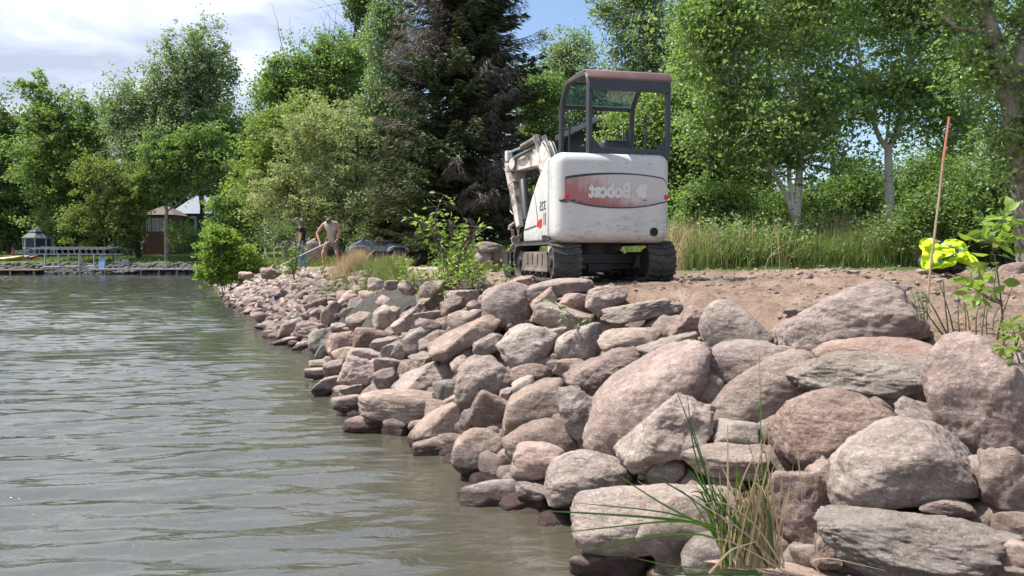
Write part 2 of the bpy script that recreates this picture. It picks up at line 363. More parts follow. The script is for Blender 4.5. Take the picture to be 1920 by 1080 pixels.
# ------------------------------------------------------------------ rocks
_ico = {}
def ico(sub):
    if sub not in _ico:
        bm = bmesh.new(); bmesh.ops.create_icosphere(bm, subdivisions=sub, radius=1)
        V = np.array([v.co[:] for v in bm.verts]); F = np.array([[v.index for v in f.verts] for f in bm.faces]); bm.free(); _ico[sub] = (V, F)
    return _ico[sub]
def rock_geo(seed, typ, sub, outline=None):
    V, F = ico(sub); r = np.random.default_rng(seed)
    if outline is not None: return hero_geo(seed, typ, sub, outline)
    npl = {'r': 11, 'a': 13, 's': 12}[typ]; soft = {'r': 10, 'a': 30, 's': 26}[typ]
    nn = r.normal(size=(npl, 3)); nn /= np.linalg.norm(nn, axis=1)[:, None]
    dd = r.uniform({'r': .74, 'a': .60, 's': .70}[typ], 1.02, npl)
    if typ == 's':
        nn = np.vstack([nn, [[.06, -.1, 1], [-.08, .1, -1]]]); dd = np.append(dd, [.5, .5])
    nn = np.vstack([nn, [[1, 0, 0], [-1, 0, 0], [0, 1, 0], [0, -1, 0], [0, 0, 1], [0, 0, -1]]]); dd = np.append(dd, [1]*6)
    nn /= np.linalg.norm(nn, axis=1)[:, None]
    c = V@nn.T/dd; rad = 1/(np.sum(np.maximum(c, 1e-3)**soft, axis=1)**(1/soft))
    P = V*rad[:, None]; off = r.uniform(0, 50, 3)
    big = fbm(P*1.1+off, seed, 3); mid = fbm(P*3.2+off, seed+5, 4, .55)
    fine = np.abs(fbm(P*2.3+off+7, seed+9, 4, .6))
    am = {'r': (.08, .03, -.015), 'a': (.08, .055, -.07), 's': (.06, .05, -.07)}[typ]
    P = P*(1+am[0]*big+am[1]*mid+am[2]*fine)[:, None]
    if sub >= 5: P = P*(1+.008*fbm(P*16+off, seed+3, 2))[:, None]
    lo, hi = P.min(0), P.max(0); P = (P-(lo+hi)/2)/((hi-lo)/2)
    return P, F
def hero_geo(seed, typ, sub, ol):
    """a solid stone whose side planes follow the outline seen from the water side; its depth is its own"""
    V, F = ico(sub); r = np.random.default_rng(seed); P = np.array(ol, float); P[:, 1] *= -1
    lo, hi = P.min(0), P.max(0); Q = (P-(lo+hi)/2)/((hi-lo)/2); n_ = len(Q); area = sum(Q[i][0]*Q[(i+1) % n_][1]-Q[(i+1) % n_][0]*Q[i][1] for i in range(n_))
    if area < 0: Q = Q[::-1]
    nn, dd = [], []
    for i in range(n_):
        a, b = Q[i], Q[(i+1) % n_]; e = b-a; l = np.hypot(*e)
        if l < .02: continue
        nx, nz = e[1]/l, -e[0]/l; d = nx*a[0]+nz*a[1]; by = r.uniform(-.12, .28)
        nn.append([nx, -by, nz]); dd.append(max(d, .08))
        if r.uniform() < .6: nn.append([nx*.62, -.75, nz*.62]); dd.append(max(d*.62+.75*r.uniform(.45, .75), .2))
    for y in (-1, 1):
        k = r.uniform(-.35, .35, 2); nn.append([k[0], y, k[1]+.12*(y < 0)]); dd.append(r.uniform(.75, .95))
        nn.append([k[1], y*.8, .7]); dd.append(r.uniform(.8, 1.0))
    nn = np.array(nn); dd = np.array(dd); l = np.linalg.norm(nn, axis=1); nn /= l[:, None]; dd /= l
    soft = {'r': 15, 'a': 28, 's': 28}[typ]; c = V@nn.T/dd; rad = 1/(np.sum(np.maximum(c, 1e-3)**soft, axis=1)**(1/soft)); G_ = V*rad[:, None]; off = r.uniform(0, 50, 3)
    am = (.035, .035, -.03) if typ == 'r' else (.04, .05, -.07)
    G_ = G_*(1+am[0]*fbm(G_*1.3+off, seed, 3)+am[1]*fbm(G_*3+off, seed+5, 4, .6)+am[2]*np.abs(fbm(G_*2.1+off, seed+9, 4, .6))+.010*fbm(G_*14+off, seed+3, 3))[:, None]
    lo, hi = G_.min(0), G_.max(0); return (G_-(lo+hi)/2)/((hi-lo)/2), F
HERO = {}
for _l in """
largest peaked|1452 600 1530 555 1600 530 1645 528 1670 540 1735 622 1745 634 1640 634 1545 668 1500 655 1455 628
great pear|1560 905 1572 870 1650 795 1690 782 1740 790 1800 850 1828 900 1820 925 1700 950 1610 980 1570 955
great coarse|1742 715 1760 660 1795 626 1850 640 1935 685 1940 830 1880 872 1800 850 1762 790
big layered|1472 705 1530 678 1580 660 1750 672 1748 730 1700 758 1560 738 1500 727
smooth pink whale|1530 668 1560 645 1620 632 1700 632 1745 650 1760 690 1700 705 1540 700
dark red boulder with a black|1443 850 1450 800 1490 750 1540 730 1600 740 1672 775 1660 810 1575 872 1470 874
broad greenish grey|1542 995 1600 978 1700 962 1775 960 1884 982 1872 1020 1845 1060 1780 1084 1620 1084 1560 1030
giant pink|1098 845 1097 795 1135 740 1200 690 1270 648 1300 640 1332 658 1322 700 1270 780 1200 868 1115 862
big greenish tan|1148 858 1195 795 1262 738 1333 765 1337 792 1290 852 1215 882 1160 880
massive flat|930 647 953 617 987 608 1040 620 1053 633 1033 670 977 697 957 694 934 662
long dark grey pink|1055 717 1073 697 1160 655 1190 650 1209 678 1206 692 1128 751 1065 727
long diagonal|802 665 895 602 925 590 937 610 900 652 835 692 808 682
tan boulder on the skyline with a curved|1312 600 1328 574 1350 563 1400 588 1450 636 1440 646 1345 656 1318 642
large hump-backed|850 760 858 692 888 667 925 672 967 708 958 740 930 748 880 770
broad tan boulder with a large|1020 920 1030 875 1068 848 1100 845 1160 865 1187 888 1176 908 1100 936 1045 957 1022 942
big pale boulder|1072 962 1090 932 1150 916 1290 910 1352 914 1335 965 1240 1020 1150 1032 1082 1003
wide pale|1318 692 1338 652 1380 638 1450 642 1464 662 1400 722 1348 728
broad pink grey boulder sloping|1325 775 1370 722 1450 665 1500 655 1532 682 1505 765 1440 805 1345 805
long dark shaded|940 832 978 802 1030 785 1062 802 1088 838 1000 864 950 858
grey pink boulder with a flat pale|1040 757 1047 731 1080 724 1126 760 1116 792 1090 830 1056 802
big egg shaped tan|942 795 958 748 1008 716 1050 709 1064 735 1072 795 1000 812 946 822
high round|904 600 905 560 930 540 960 530 990 542 1001 570 990 605 950 626 915 616
sloping tan slab|733 732 790 690 815 680 838 705 830 720 790 738
rounded tan boulder standing|848 860 855 825 885 802 915 803 938 820 945 870 940 892 905 898 862 885
squared greenish|578 640 588 622 620 615 632 640 628 668 600 668 582 655
large upright|610 660 622 628 660 622 668 640 655 672 620 678
""".strip().split('\n'):
    _k, _v = _l.split('|'); _v = [float(q) for q in _v.split()]; HERO[_k] = list(zip(_v[::2], _v[1::2]))
def rot_img(ang, az, tilt=0):
    return Matrix.Rotation(-az, 3, 'Z') @ Matrix.Rotation(R(tilt), 3, 'X') @ Matrix.Rotation(-R(ang), 3, 'Y')
def put_rock(name, P, F, c, half, rot, mat, label=None, cat=None, group=None):
    V = (P*np.array(half))@np.array(rot).T
    o = npmesh(name, V, F, mat, None, True); o.location = c
    return tag(o, label, cat, group)
REG = {'A': (520, 500, 1/3), 'B': (1000, 620, .25), 'C': (1440, 620, .25), 'D': (860, 840, 520/1920), 'E': (1380, 780, .28125), 'F': (380, 500, .25), 'G': (1280, 320, 1/3), 'H': (0, 0, 1)}
TON = {'p': 'pink', 'd': 'pinkd', 't': 'tan', 'g': 'grey', 'n': 'green', 'k': 'dark'}
def solve(px, py, hpx, lift=.22):
    d = ray(px, py); t = 1.5; last = None
    while t < 90:
        P = EYE+d*t; s = float(surf(P.x, P.y))+lift*hpx*t/FPX
        if P.z <= s: break
        t += .02+.002*t
    return EYE+d*t, t
RK = """
F 655 465 230 110 28 r g|long grey rounded boulder at the far waterline end of the big boulders
F 835 478 270 140 -5 a p|broad pale pink block behind the far waterline boulder
F 630 560 230 60 10 r k|low dark wet stone awash at the outermost point of the boulders
F 745 610 150 100 15 a d|wet brown pointed boulder in the lake just off the far blocks
F 880 545 190 150 10 a n|squared greenish grey block with one dark shaded end near the waterline
F 1035 590 230 220 12 a p|large upright pink block with a dark cleft foot at the water's edge
F 1258 528 265 160 5 r d|smooth oval red brown boulder beside the large upright pink block
F 895 648 130 80 60 r g|small grey stone wedged against the upright pink block above water
F 1085 655 220 110 15 r t|low tan rounded boulder just below the upright pink block
F 1225 668 270 120 0 r p|flat pinkish boulder between the low tan boulder and the green one
F 1412 640 150 130 25 a n|dark green-grey boulder under the thin grey slab
F 1365 572 230 75 10 s g|thin flat grey slab lying over the green-grey boulder
F 1372 390 200 220 -20 a t|upright tan angular boulder with a mottled dark right side
F 1180 415 200 150 25 a p|knobbly pinkish grey boulder left of the upright tan one
F 1035 462 150 90 0 a g|small grey block tucked below the knobbly pinkish boulder
F 965 360 190 140 40 r p|pink rounded boulder leaning up left of the grey peak stone
F 1080 262 180 110 45 a p|sharp-topped pink boulder beside the dark ground cloth
F 1178 298 170 130 -20 a k|dark brown boulder between two pink pointed ones
F 1110 345 140 110 -30 a t|tan sloping stone in front of the dark brown boulder
F 1415 212 250 110 -8 a p|peaked pale pink boulder below the pale round stone in the grass
F 1430 305 270 100 -28 s p|long pink slab sliding down to the right under the peaked boulder
F 1530 240 150 120 -15 a d|red brown block right of the peaked pink boulder
F 1700 245 190 190 15 a g|rough grey boulder under the leafy sapling's left side
F 1248 215 170 70 5 r t|small pale tan stone on the skyline beside the ground cloth
F 860 298 180 90 20 r k|dark oval boulder where the cobbles meet the big boulders
F 868 350 130 80 30 r g|grey oval stone just below the dark oval boulder
F 1580 385 240 130 45 s g|steep grey slab leaning left above the thin flat slab
F 1690 450 200 110 -10 a k|dark shaded stone beside the steep grey slab
F 1485 450 120 120 45 r t|rounded tan stone between the oval red one and the steep slab
F 1700 375 230 90 5 a p|flat pinkish stone above the dark shaded stone
F 1590 560 220 150 40 s g|grey rounded slab above the small tan corner stone
F 1700 560 190 120 20 a t|pale tan block right of the grey rounded slab
F 1640 735 250 150 15 a t|tan angular stone with a curved chip in its face
F 1500 610 120 180 -25 a g|narrow grey stone standing between two green-grey stones
F 1190 800 300 220 -18 a p|big pinkish grey boulder low on the bank over the wet red one
F 1390 735 220 100 -5 a p|pink stone lying behind the blocky grey pink one
F 1385 840 200 160 10 a g|blocky grey pink stone with a straight left edge
F 985 765 160 120 10 r g|grey rounded stone at the waterline with a pale top
F 865 728 130 60 5 r t|tiny pale stone at the waterline over the awash red one
F 860 800 190 80 0 r d|red brown stone awash among ripples below the tiny pale stone
F 950 890 260 130 8 r d|smooth dark red wet boulder with a sunlit top in the shallows
F 1115 935 170 90 15 a k|small black wet stone beside the smooth dark red boulder
F 1095 1030 250 130 5 r k|half sunken dark wet boulder left of the long pale one
A 700 780 480 190 -6 r t|long pale tan boulder lying flat near the waterline
A 800 614 330 135 24 s t|sloping tan slab with a shaded underside above the long pale boulder
A 950 690 130 120 20 r n|round green-grey stone right of the sloping tan slab
A 1040 398 430 150 36 s t|long diagonal tan slab with a broken shaded end
A 555 890 360 145 -5 r d|low oval boulder in the water with a dark wet foot
A 778 893 85 60 0 r t|small tan stone in a gap behind the low oval boulder
A 890 905 340 170 25 r t|tan boulder with a red stained lower left end at the water
A 875 1025 225 115 5 r t|tan boulder with a dark wet base right at the lapping water
A 1075 872 100 130 -10 r p|small pink upright stone in shadow between three boulders
A 1200 815 220 210 -25 r g|grey pink rounded cube of a boulder with bright upper left corner
A 1435 780 400 260 42 r t|big egg shaped tan boulder tilted up to the right
A 1680 832 290 230 -60 a g|grey pink boulder with a flat pale sunlit cap
A 1475 945 450 170 -10 r k|long dark shaded boulder below the egg shaped one
A 1485 1080 310 180 -3 r p|pinkish rounded boulder in the second row above the water
A 1165 640 330 270 -35 a g|large hump-backed grey pink boulder with a long dark crack
A 1000 770 170 90 25 s p|pink wedge poking out under the hump-backed boulder
A 1045 565 110 130 40 r t|small tan oval standing beside the long diagonal slab
A 1390 682 135 110 20 r t|small sunlit tan stone left of the egg shaped boulder's top
A 1287 717 85 60 10 a p|small square pink stone perched below the small tan one
A 1410 455 370 220 20 a t|massive flat-topped tan grey block with a shaded lower face
A 1190 440 200 110 28 s t|pale flat stone squeezed between the slab and the massive block
A 1645 567 190 100 0 r t|smooth bun shaped pinkish tan stone over a dark gap
A 1700 435 280 190 15 r t|rounded tan boulder behind the bun shaped stone
A 1430 600 240 110 0 r k|dark stone deep in the gap left of the bun shaped one
A 1297 228 290 265 10 r g|high round grey boulder with a hollow chipped in its right
A 1035 312 160 130 -10 r t|round tan boulder with a shaded foot above the diagonal slab
A 990 217 150 100 5 a d|dark red angular stone under the sapling
A 1110 265 80 50 0 r g|little grey stone left of the high round boulder
A 1105 220 85 60 0 r p|little pink stone left of the high round boulder
A 1040 168 200 80 5 s p|flat pink stone on the skyline below the sapling
A 1070 110 320 100 0 r k|long dark boulder topped with sunlit pink under the sapling
A 860 205 170 130 15 a g|grey jagged boulder under the bright sapling leaves
A 1385 95 160 85 5 a p|pale pinkish stone on the skyline left of the machine's track
A 1590 125 370 115 8 r p|long pinkish tan boulder in front of the machine's left track
A 1500 200 170 110 35 r t|tan shoulder of stone dropping from the long skyline boulder
A 1680 205 190 110 0 r p|rounded pinkish grey boulder under the long skyline one
A 1850 190 230 170 0 a p|blocky pink boulder below the middle of the machine
A 1610 300 350 150 -15 s t|broad tan slab carrying the broken twig
A 2060 245 480 110 12 s n|thin greenish dark slab on the skyline right of the blocky pink boulder
A 1560 390 150 90 10 r t|small tan stone half hidden below the broad slab
B 720 78 470 190 2 r t|smooth sunlit tan boulder left of the dark green slab
B 1000 125 470 150 18 s n|dark green slab with a pale thin top surface
B 540 295 620 230 27 s d|long dark grey pink slab lying diagonally with a lit top edge
B 840 500 1080 430 43 r p|giant pink boulder tilted across the middle of the pile
B 960 750 820 400 34 a t|big greenish tan boulder leaning on the giant pink one
B 1270 418 270 230 -20 r t|rounded dark tan stone beneath the giant boulder's upper end
B 1545 245 590 310 8 r p|wide pale pink boulder with wavy seams
B 1650 470 680 400 32 r g|broad pink grey boulder sloping behind the small potato stone
B 1520 778 335 185 -4 r t|smooth potato shaped pale tan stone
B 1420 965 640 220 -4 r t|flat topped tan boulder behind the reeds
B 890 1060 210 90 5 r n|small dark stone with a lit rim in the low gap
B 1060 1040 170 150 0 r k|round dark stone deep in the low gap
B 1240 860 260 160 0 r k|dark stone deep in the gap under the greenish tan boulder
D 1430 225 190 70 0 r k|flat dark stone at the bottom of the low gap
H 1380 612 160 88 -22 r t|tan boulder on the skyline with a curved ridge and shaded foot
H 1292 606 90 60 20 a p|pale pink stone on the skyline left of the curved tan boulder
H 1595 603 300 118 -2 a p|largest peaked boulder on the skyline with a ragged dark front
H 1640 668 220 62 3 r p|smooth pink whaleback boulder behind the slate slab
H 1614 705 275 84 0 s n|big layered slate grey slab with pale cleft left end
H 1478 680 110 60 -20 r p|pink grey shoulder boulder just left of the slate slab
H 1556 802 225 138 8 r d|dark red boulder with a black pitted band under the slate slab
H 1850 748 235 215 -20 r p|great coarse pink boulder at the right edge of the picture
H 1720 790 95 55 -35 a g|thin wedge of grey stone peeking behind the pear shaped boulder
H 1694 880 272 188 -4 r t|great pear shaped tan boulder in the lower right
H 1900 905 120 135 12 a t|pale tan boulder cut by the right edge of the picture
H 1842 902 40 62 -10 r p|small pinkish stone wedged in the lower right gap
H 1878 878 110 50 0 r k|dark stone in the gap beneath the great coarse pink boulder
H 1705 1012 340 140 10 a n|broad greenish grey slab with a faceted shaded right end
H 1778 952 90 34 -5 r p|small pinkish grey stone between the pear boulder and the green slab
H 1905 990 80 60 0 r d|dark red stone below the pale boulder at the right edge
H 1895 1040 90 60 0 r p|pink stone behind the lowest boulder at the right
H 1765 1066 190 66 0 r p|lowest pink boulder along the bottom right
H 1890 1070 80 26 0 r k|smooth dark stone at the bottom right corner
H 1495 945 130 150 -30 a p|rough pink boulder with torn face right behind the reeds
H 1548 918 90 110 -20 a d|shaded pinkish block left of the pear shaped boulder
H 1508 1042 50 45 5 r g|small grey stone at the foot of the reeds
H 1550 1040 56 56 0 a p|small pink stone between the reeds and the green slab
H 1460 1074 260 34 -1 r p|long pink boulder running along the bottom edge by the reeds
H 925 930 130 66 0 r g|grey boulder in the water with weed at its wet foot
H 998 926 66 40 -10 a d|low mossy dark stone between two shoreline boulders
H 897 850 98 92 -15 r t|rounded tan boulder standing in the shallows
H 1008 868 102 72 0 r p|round pink boulder behind the mossy shoreline stone
H 1103 897 168 100 12 r t|broad tan boulder with a large shaded front at the waterline
H 1200 962 250 118 4 r t|big pale boulder with a dark pitted wet belly
H 1272 985 130 110 45 r t|tan boulder leaning behind the arching reeds
H 1140 1062 140 62 0 r p|pink speckled boulder at the bottom edge in the water
H 1400 985 120 130 0 a d|shaded boulder buried behind the reeds
H 1340 1040 120 80 0 r k|dark wet stone under the roots of the reeds
H 1250 888 70 50 10 r n|lit rim of a stone in the shadowed low gap
G 620 800 110 60 0 a t|small pale stone on the soil beside the largest peaked boulder
H 1660 905 60 40 0 r k|dark small stone under the pear shaped boulder
"""
nr = 0; ROCKS = []
PULL = {'big greenish tan': .34, 'giant pink': -.05, 'smooth potato': .08, 'great pear': .08, 'dark red boulder with a black': .05, 'broad greenish grey': .10, 'rounded dark tan stone': .12, 'big pale boulder': .1, 'tan boulder leaning behind the arching': .12, 'narrow': 0}
for ln in RK.strip().split('\n'):
    a, lab = ln.split('|'); reg, cx, cy, w, h, ang, ty, tn = a.split()
    ox, oy, sc = REG[reg]; px = ox+float(cx)*sc; py = oy+float(cy)*sc; w = float(w)*sc; h = float(h)*sc; ang = float(ang)
    ol = next((v for k, v in HERO.items() if lab.startswith(k)), None)
    if ol:
        ax_, ay_ = [q[0] for q in ol], [q[1] for q in ol]; px, py = (min(ax_)+max(ax_))/2, (min(ay_)+max(ay_))/2; w, h, ang = max(ax_)-min(ax_), max(ay_)-min(ay_), 0
    c, t = solve(px, py, h); u = t/FPX; nr += 1
    hw, hh = w*u/2*1.04, h*u/2*1.04
    if hh*2 < .16 and py > 900: pass
    hd = .80*math.sqrt(hw*hh) if ty != 's' else .62*math.sqrt(hw*hh)+.1*hw
    P, F = rock_geo(nr*7+1, ty, (6 if w > 150 else 5) if w > 55 else 4, ol)
    rr = random.Random(nr)
    push = hd*.35-next((v for k, v in PULL.items() if lab.startswith(k)), 0); c = c+ray(px, py).normalized()*push
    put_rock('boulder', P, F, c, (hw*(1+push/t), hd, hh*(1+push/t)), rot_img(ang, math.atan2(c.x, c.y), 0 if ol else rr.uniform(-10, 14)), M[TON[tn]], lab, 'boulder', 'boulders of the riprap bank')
    ROCKS.append((c.x, c.y, c.z, max(hw, hh)))
# rubble between and beyond the boulders, one mass
rg = np.random.default_rng(5); VV, FF, o = [], [], 0
lib = [rock_geo(500+i, 'ra'[i % 2], 3) for i in range(8)]
def add_stone(VV, FF, o, P, F, c, half, q):
    V = (P*np.array(half))@np.array(q).T+np.array(c); VV.append(V); FF.append(F+o); return o+len(V)
def rq(r): return Euler((r.uniform(-.5, .5), r.uniform(-.5, .5), r.uniform(0, 6.3))).to_matrix()
for i in range(900):
    y = rg.uniform(1.5, 15.5); t = rg.uniform(-.12, 1.0); x = float(xw(y)+bankw(y)*t); s = rg.uniform(.09, .20)
    z = float(surf(x, y))-s*.95-.05
    P, F = lib[rg.integers(8)]; o = add_stone(VV, FF, o, P, F, (x, y, z), (s*rg.uniform(.9, 1.5), s, s*rg.uniform(.6, .9)), rq(rg))
for i in range(700):       # bank that carries on out of the picture to the right of the reeds
    y = rg.uniform(-1.5, 3.0); t = rg.uniform(0, 1.0); x = float(xw(y)+bankw(y)*t)
    if x/max(y, .3) < 1.1: continue
    s = rg.uniform(.12, .3); z = float(surf(x, y))-s*.3
    P, F = lib[rg.integers(8)]; o = add_stone(VV, FF, o, P, F, (x, y, z), (s*rg.uniform(.9, 1.4), s, s*rg.uniform(.6, .9)), rq(rg))
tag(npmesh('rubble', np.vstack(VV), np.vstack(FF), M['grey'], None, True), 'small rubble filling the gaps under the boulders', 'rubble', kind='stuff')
# cobbles on the far bank
cob = [(rock_geo(600+i, 'rra'[i % 3], 3)) for i in range(6)]
cm = [M[k] for k in ('pink', 'tan', 'grey', 'pink', 'dark', 'tan')]
cme = []
for i, (P, F) in enumerate(cob):
    o_ = npmesh('cobble', P*np.array([1.25, .95, .68]), F, cm[i], None, True); cme.append(o_.data); bpy.data.objects.remove(o_)
CL = ['rounded pink cobble in the slope of loose stones beyond the boulders', 'oval tan cobble in the slope of loose stones beyond the boulders', 'chipped grey cobble in the slope of loose stones beyond the boulders', 'smooth pinkish cobble in the slope of loose stones beyond the boulders', 'dark cobble in the slope of loose stones beyond the boulders', 'chipped tan cobble in the slope of loose stones beyond the boulders']
pts = []
for i in range(9000):
    y = 14.2+36*rg.uniform()**1.25; t = rg.uniform(-.06, 1.03); x = float(xw(y)+bankw(y)*t)
    s = rg.uniform(.07, .15) if rg.uniform() < .9 else rg.uniform(.15, .22)
    if y < 17 and t > .3 and x > -3.2: continue
    if any((x-a)**2+(y-b)**2 < (.80*(s+c))**2 for a, b, c in pts[-1400:] if abs(y-b) < .4): continue
    if any((x-a)**2+(y-b)**2 < (.8*(s+d))**2 for a, b, c, d in ROCKS if abs(y-b) < 1 and b > 13): continue
    pts.append((x, y, s))
pts.sort(key=lambda p: -p[2]/p[1])
VV, FF, o = [], [], 0
for k_, (x, y, s) in enumerate(pts):
    z = float(surf(x, y))+s*.12; j = int(rg.integers(6)); e = Euler((rg.uniform(-.5, .5), rg.uniform(-.45, .45), rg.uniform(0, 6.3)))
    if k_ < 290:
        c_ = bpy.data.objects.new('cobble', cme[j]); COL.objects.link(c_); c_.location = (x, y, z); c_.scale = (s, s, s); c_.rotation_euler = e
        tag(c_, CL[j], 'cobble', 'cobbles of the far bank')
    else: o = add_stone(VV, FF, o, cob[j][0], cob[j][1], (x, y, z), (s*1.25, s*.95, s*.68), e.to_matrix())
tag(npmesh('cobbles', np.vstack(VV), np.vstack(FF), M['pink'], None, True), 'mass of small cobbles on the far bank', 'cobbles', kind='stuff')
# stones of the far shore and pebbles on the soil
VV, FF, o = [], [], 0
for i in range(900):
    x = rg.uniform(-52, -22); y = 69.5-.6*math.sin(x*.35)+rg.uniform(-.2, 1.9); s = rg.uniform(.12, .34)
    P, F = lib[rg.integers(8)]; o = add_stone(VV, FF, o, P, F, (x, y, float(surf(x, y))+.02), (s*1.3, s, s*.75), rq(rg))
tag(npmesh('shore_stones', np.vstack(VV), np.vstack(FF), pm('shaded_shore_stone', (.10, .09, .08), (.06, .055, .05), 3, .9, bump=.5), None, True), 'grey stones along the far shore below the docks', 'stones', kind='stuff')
VV, FF, o = [], [], 0; lib2 = [rock_geo(700+i, 'ra'[i % 2], 2) for i in range(6)]
for i in range(2600):
    x = rg.uniform(-1, 7.5); y = rg.uniform(4.2, 12.2)
    if x-xw(y)-bankw(y) < -.1: continue
    s = .007+.022*rg.uniform()**3.5
    if rg.uniform() < .02: s *= 2
    P, F = lib2[rg.integers(6)]; o = add_stone(VV, FF, o, P, F, (x, y, gz(x, y)+s*.25), (s*1.3, s, s*.7), rq(rg))
tag(npmesh('pebbles', np.vstack(VV), np.vstack(FF), M['tan'], None, True), 'small pebbles and clods scattered over the bare soil', 'pebbles', kind='stuff')
for px, py, w, h, tn, ty, lab in [(1405, 510, 46, 20, 'k', 'r', None), (1875+28, 502, 54, 26, 'g', 'r', 'grey stone on the soil at the right edge beyond the leafy stem'),
        (1742, 507, 40, 16, 't', 'r', 'smooth tan stone in front of the yellow vest'), (1782, 508, 30, 10, 't', 'a', 'flat pale stone right of the one before the yellow vest'),
        (1600, 510, 24, 9, 'g', 'r', 'small grey stone on the soil between the birches'), (1560, 506, 14, 8, 't', 'r', 'tiny tan stone on the soil left of the small grey one'),
        (1702, 537, 24, 12, 'k', 'a', 'small dark clod above the largest peaked boulder'), (1500, 512, 18, 7, 'p', 'a', 'thin pale stone chip lying on the soil')]:
    if lab is None: continue
    d = ray(px, py+h*.4); t = 3.
    while t < 14 and (EYE+d*t).z > gz((EYE+d*t).x, (EYE+d*t).y): t += .03
    c = EYE+d*t; u = t/FPX; P, F = rock_geo(nr*3+px, ty, 4)
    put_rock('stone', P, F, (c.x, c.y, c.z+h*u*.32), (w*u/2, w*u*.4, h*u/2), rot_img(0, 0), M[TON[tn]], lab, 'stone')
for px, py, w, h, Yd, ty, tn, lab in [(918, 465, 54, 24, 15., 'r', 'g', 'flat grey boulder on top of the small heap beside the machine'),
        (905, 483, 36, 28, 14.9, 'r', 'g', 'left lower boulder of the small heap beside the machine'), (936, 483, 32, 28, 15.1, 'r', 'k', 'right lower boulder of the small heap beside the machine'),
        (588, 468, 34, 44, 27, 'a', 'n', 'tall pale stone block standing behind the two men'),
        (705, 532, 32, 24, 12.2, 'a', 't', 'pale round topped stone standing in the grass beside the ground cloth'), (733, 535, 28, 20, 12.0, 'r', 'n', 'pale greenish round stone in the grass by the ground cloth'),
        (543, 508, 20, 14, 21, 'r', 'k', 'dark stone beneath the young bush left of the men'), (508, 513, 40, 22, 21, 'a', 'g', 'pale grey boulder below the green shoreline bush'),
        (462, 516, 30, 14, 25, 'a', 'g', 'grey boulder at the foot of the round shoreline bush'), (811, 542, 52, 34, 9.8, 'a', 'g', 'pale leaning stone behind the sapling on the bank'),
        (765, 540, 40, 30, 10.0, 'a', 'd', 'brown boulder left of the sapling stem on the skyline')]:
    c = at(px, py, Yd); u = Yd/FPX; P, F = rock_geo(px+31, ty, 4)
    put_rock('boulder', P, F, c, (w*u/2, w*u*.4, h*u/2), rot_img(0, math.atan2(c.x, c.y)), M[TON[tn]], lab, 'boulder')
# ------------------------------------------------------------------ trees and plants
M['bark'] = pm('bark_brown', (.075, .058, .045), (.12, .10, .085), 8, .9, bump=.8, bscale=40, sc=(1, 1, .25))
M['barkd'] = pm('bark_dark', (.03, .025, .02), (.06, .05, .042), 8, .95, bump=.6, bscale=30)
M['barkg'] = pm('bark_grey', (.16, .15, .135), (.26, .24, .22), 6, .9, bump=.6, bscale=25)
def birchbark():
    m, nt, N, L, B = nodes('bark_birch'); v = coords(N, L); mp = N.new('ShaderNodeMapping'); mp.inputs['Scale'].default_value = (2, 2, 9); L.new(v, mp.inputs[0])
    col = ramp(N, L, tex(N, L, v, 5, 5), [(.3, (.34, .31, .27)), (.7, (.52, .49, .44))])
    f = ramp(N, L, tex(N, L, mp.outputs[0], 3.2, 6, .7, .4), [(.60, (0, 0, 0)), (.64, (1, 1, 1))]); col = mixc(N, L, f, col, (.05, .042, .036))
    f2 = ramp(N, L, tex(N, L, v, 1.6, 4), [(.55, (0, 0, 0)), (.7, (1, 1, 1))]); col = mixc(N, L, mth(N, L, 'MULTIPLY', f2, .6), col, (.16, .13, .11))
    L.new(col, B.inputs['Base Color']); B.inputs['Roughness'].default_value = .8
    L.new(bumpn(N, L, tex(N, L, mp.outputs[0], 8, 5), .6, .01), B.inputs['Normal']); return m
M['birch'] = birchbark()
M['birchold'] = pm('bark_old_birch', (.30, .27, .235), (.10, .08, .068), 5, .85, bump=1, bscale=14, dirt=(.04, .034, .03), dscale=6, dlo=.56, dhi=.62)
M['lf_mid'] = leafmat('leaf_mid_green', (.095, .152, .05), (.215, .305, .10))
M['lf_dark'] = leafmat('leaf_dark_green', (.066, .112, .042), (.15, .215, .078), .38)
M['lf_blue'] = leafmat('leaf_silver_green', (.13, .185, .10), (.25, .32, .17), .4, .5)
M['lf_yel'] = leafmat('leaf_yellow_green', (.125, .185, .045), (.25, .32, .09))
M['lf_birch'] = leafmat('leaf_birch', (.105, .17, .05), (.25, .345, .12), .52, .9)
M['lf_lime'] = leafmat('leaf_lime', (.14, .225, .04), (.26, .35, .075), .5, .5)
M['lf_bloom'] = leafmat('leaf_with_blossom', (.15, .19, .06), (.42, .45, .26), .35)
M['lf_rust'] = leafmat('leaf_bronze', (.115, .155, .045), (.23, .28, .08), .4)
M['needle'] = leafmat('needles_green', (.038, .056, .028), (.095, .12, .052), .15, .2, (1.2, 1.3, .7))
M['needle2'] = leafmat('needles_olive', (.06, .078, .028), (.13, .145, .05), .2, .2, (1.2, 1.3, .7))
M['dead'] = leafmat('needles_dead', (.085, .074, .062), (.19, .165, .14), .12, .1, (1.1, 1, .9))
M['straw'] = leafmat('dry_grass', (.32, .235, .135), (.54, .43, .29), .35, .2, (1.1, 1.05, .9))
M['grass'] = leafmat('green_grass', (.08, .12, .032), (.19, .23, .08), .4, .35)
M['reed'] = leafmat('reed_green', (.035, .085, .018), (.08, .16, .03), .35, .5)
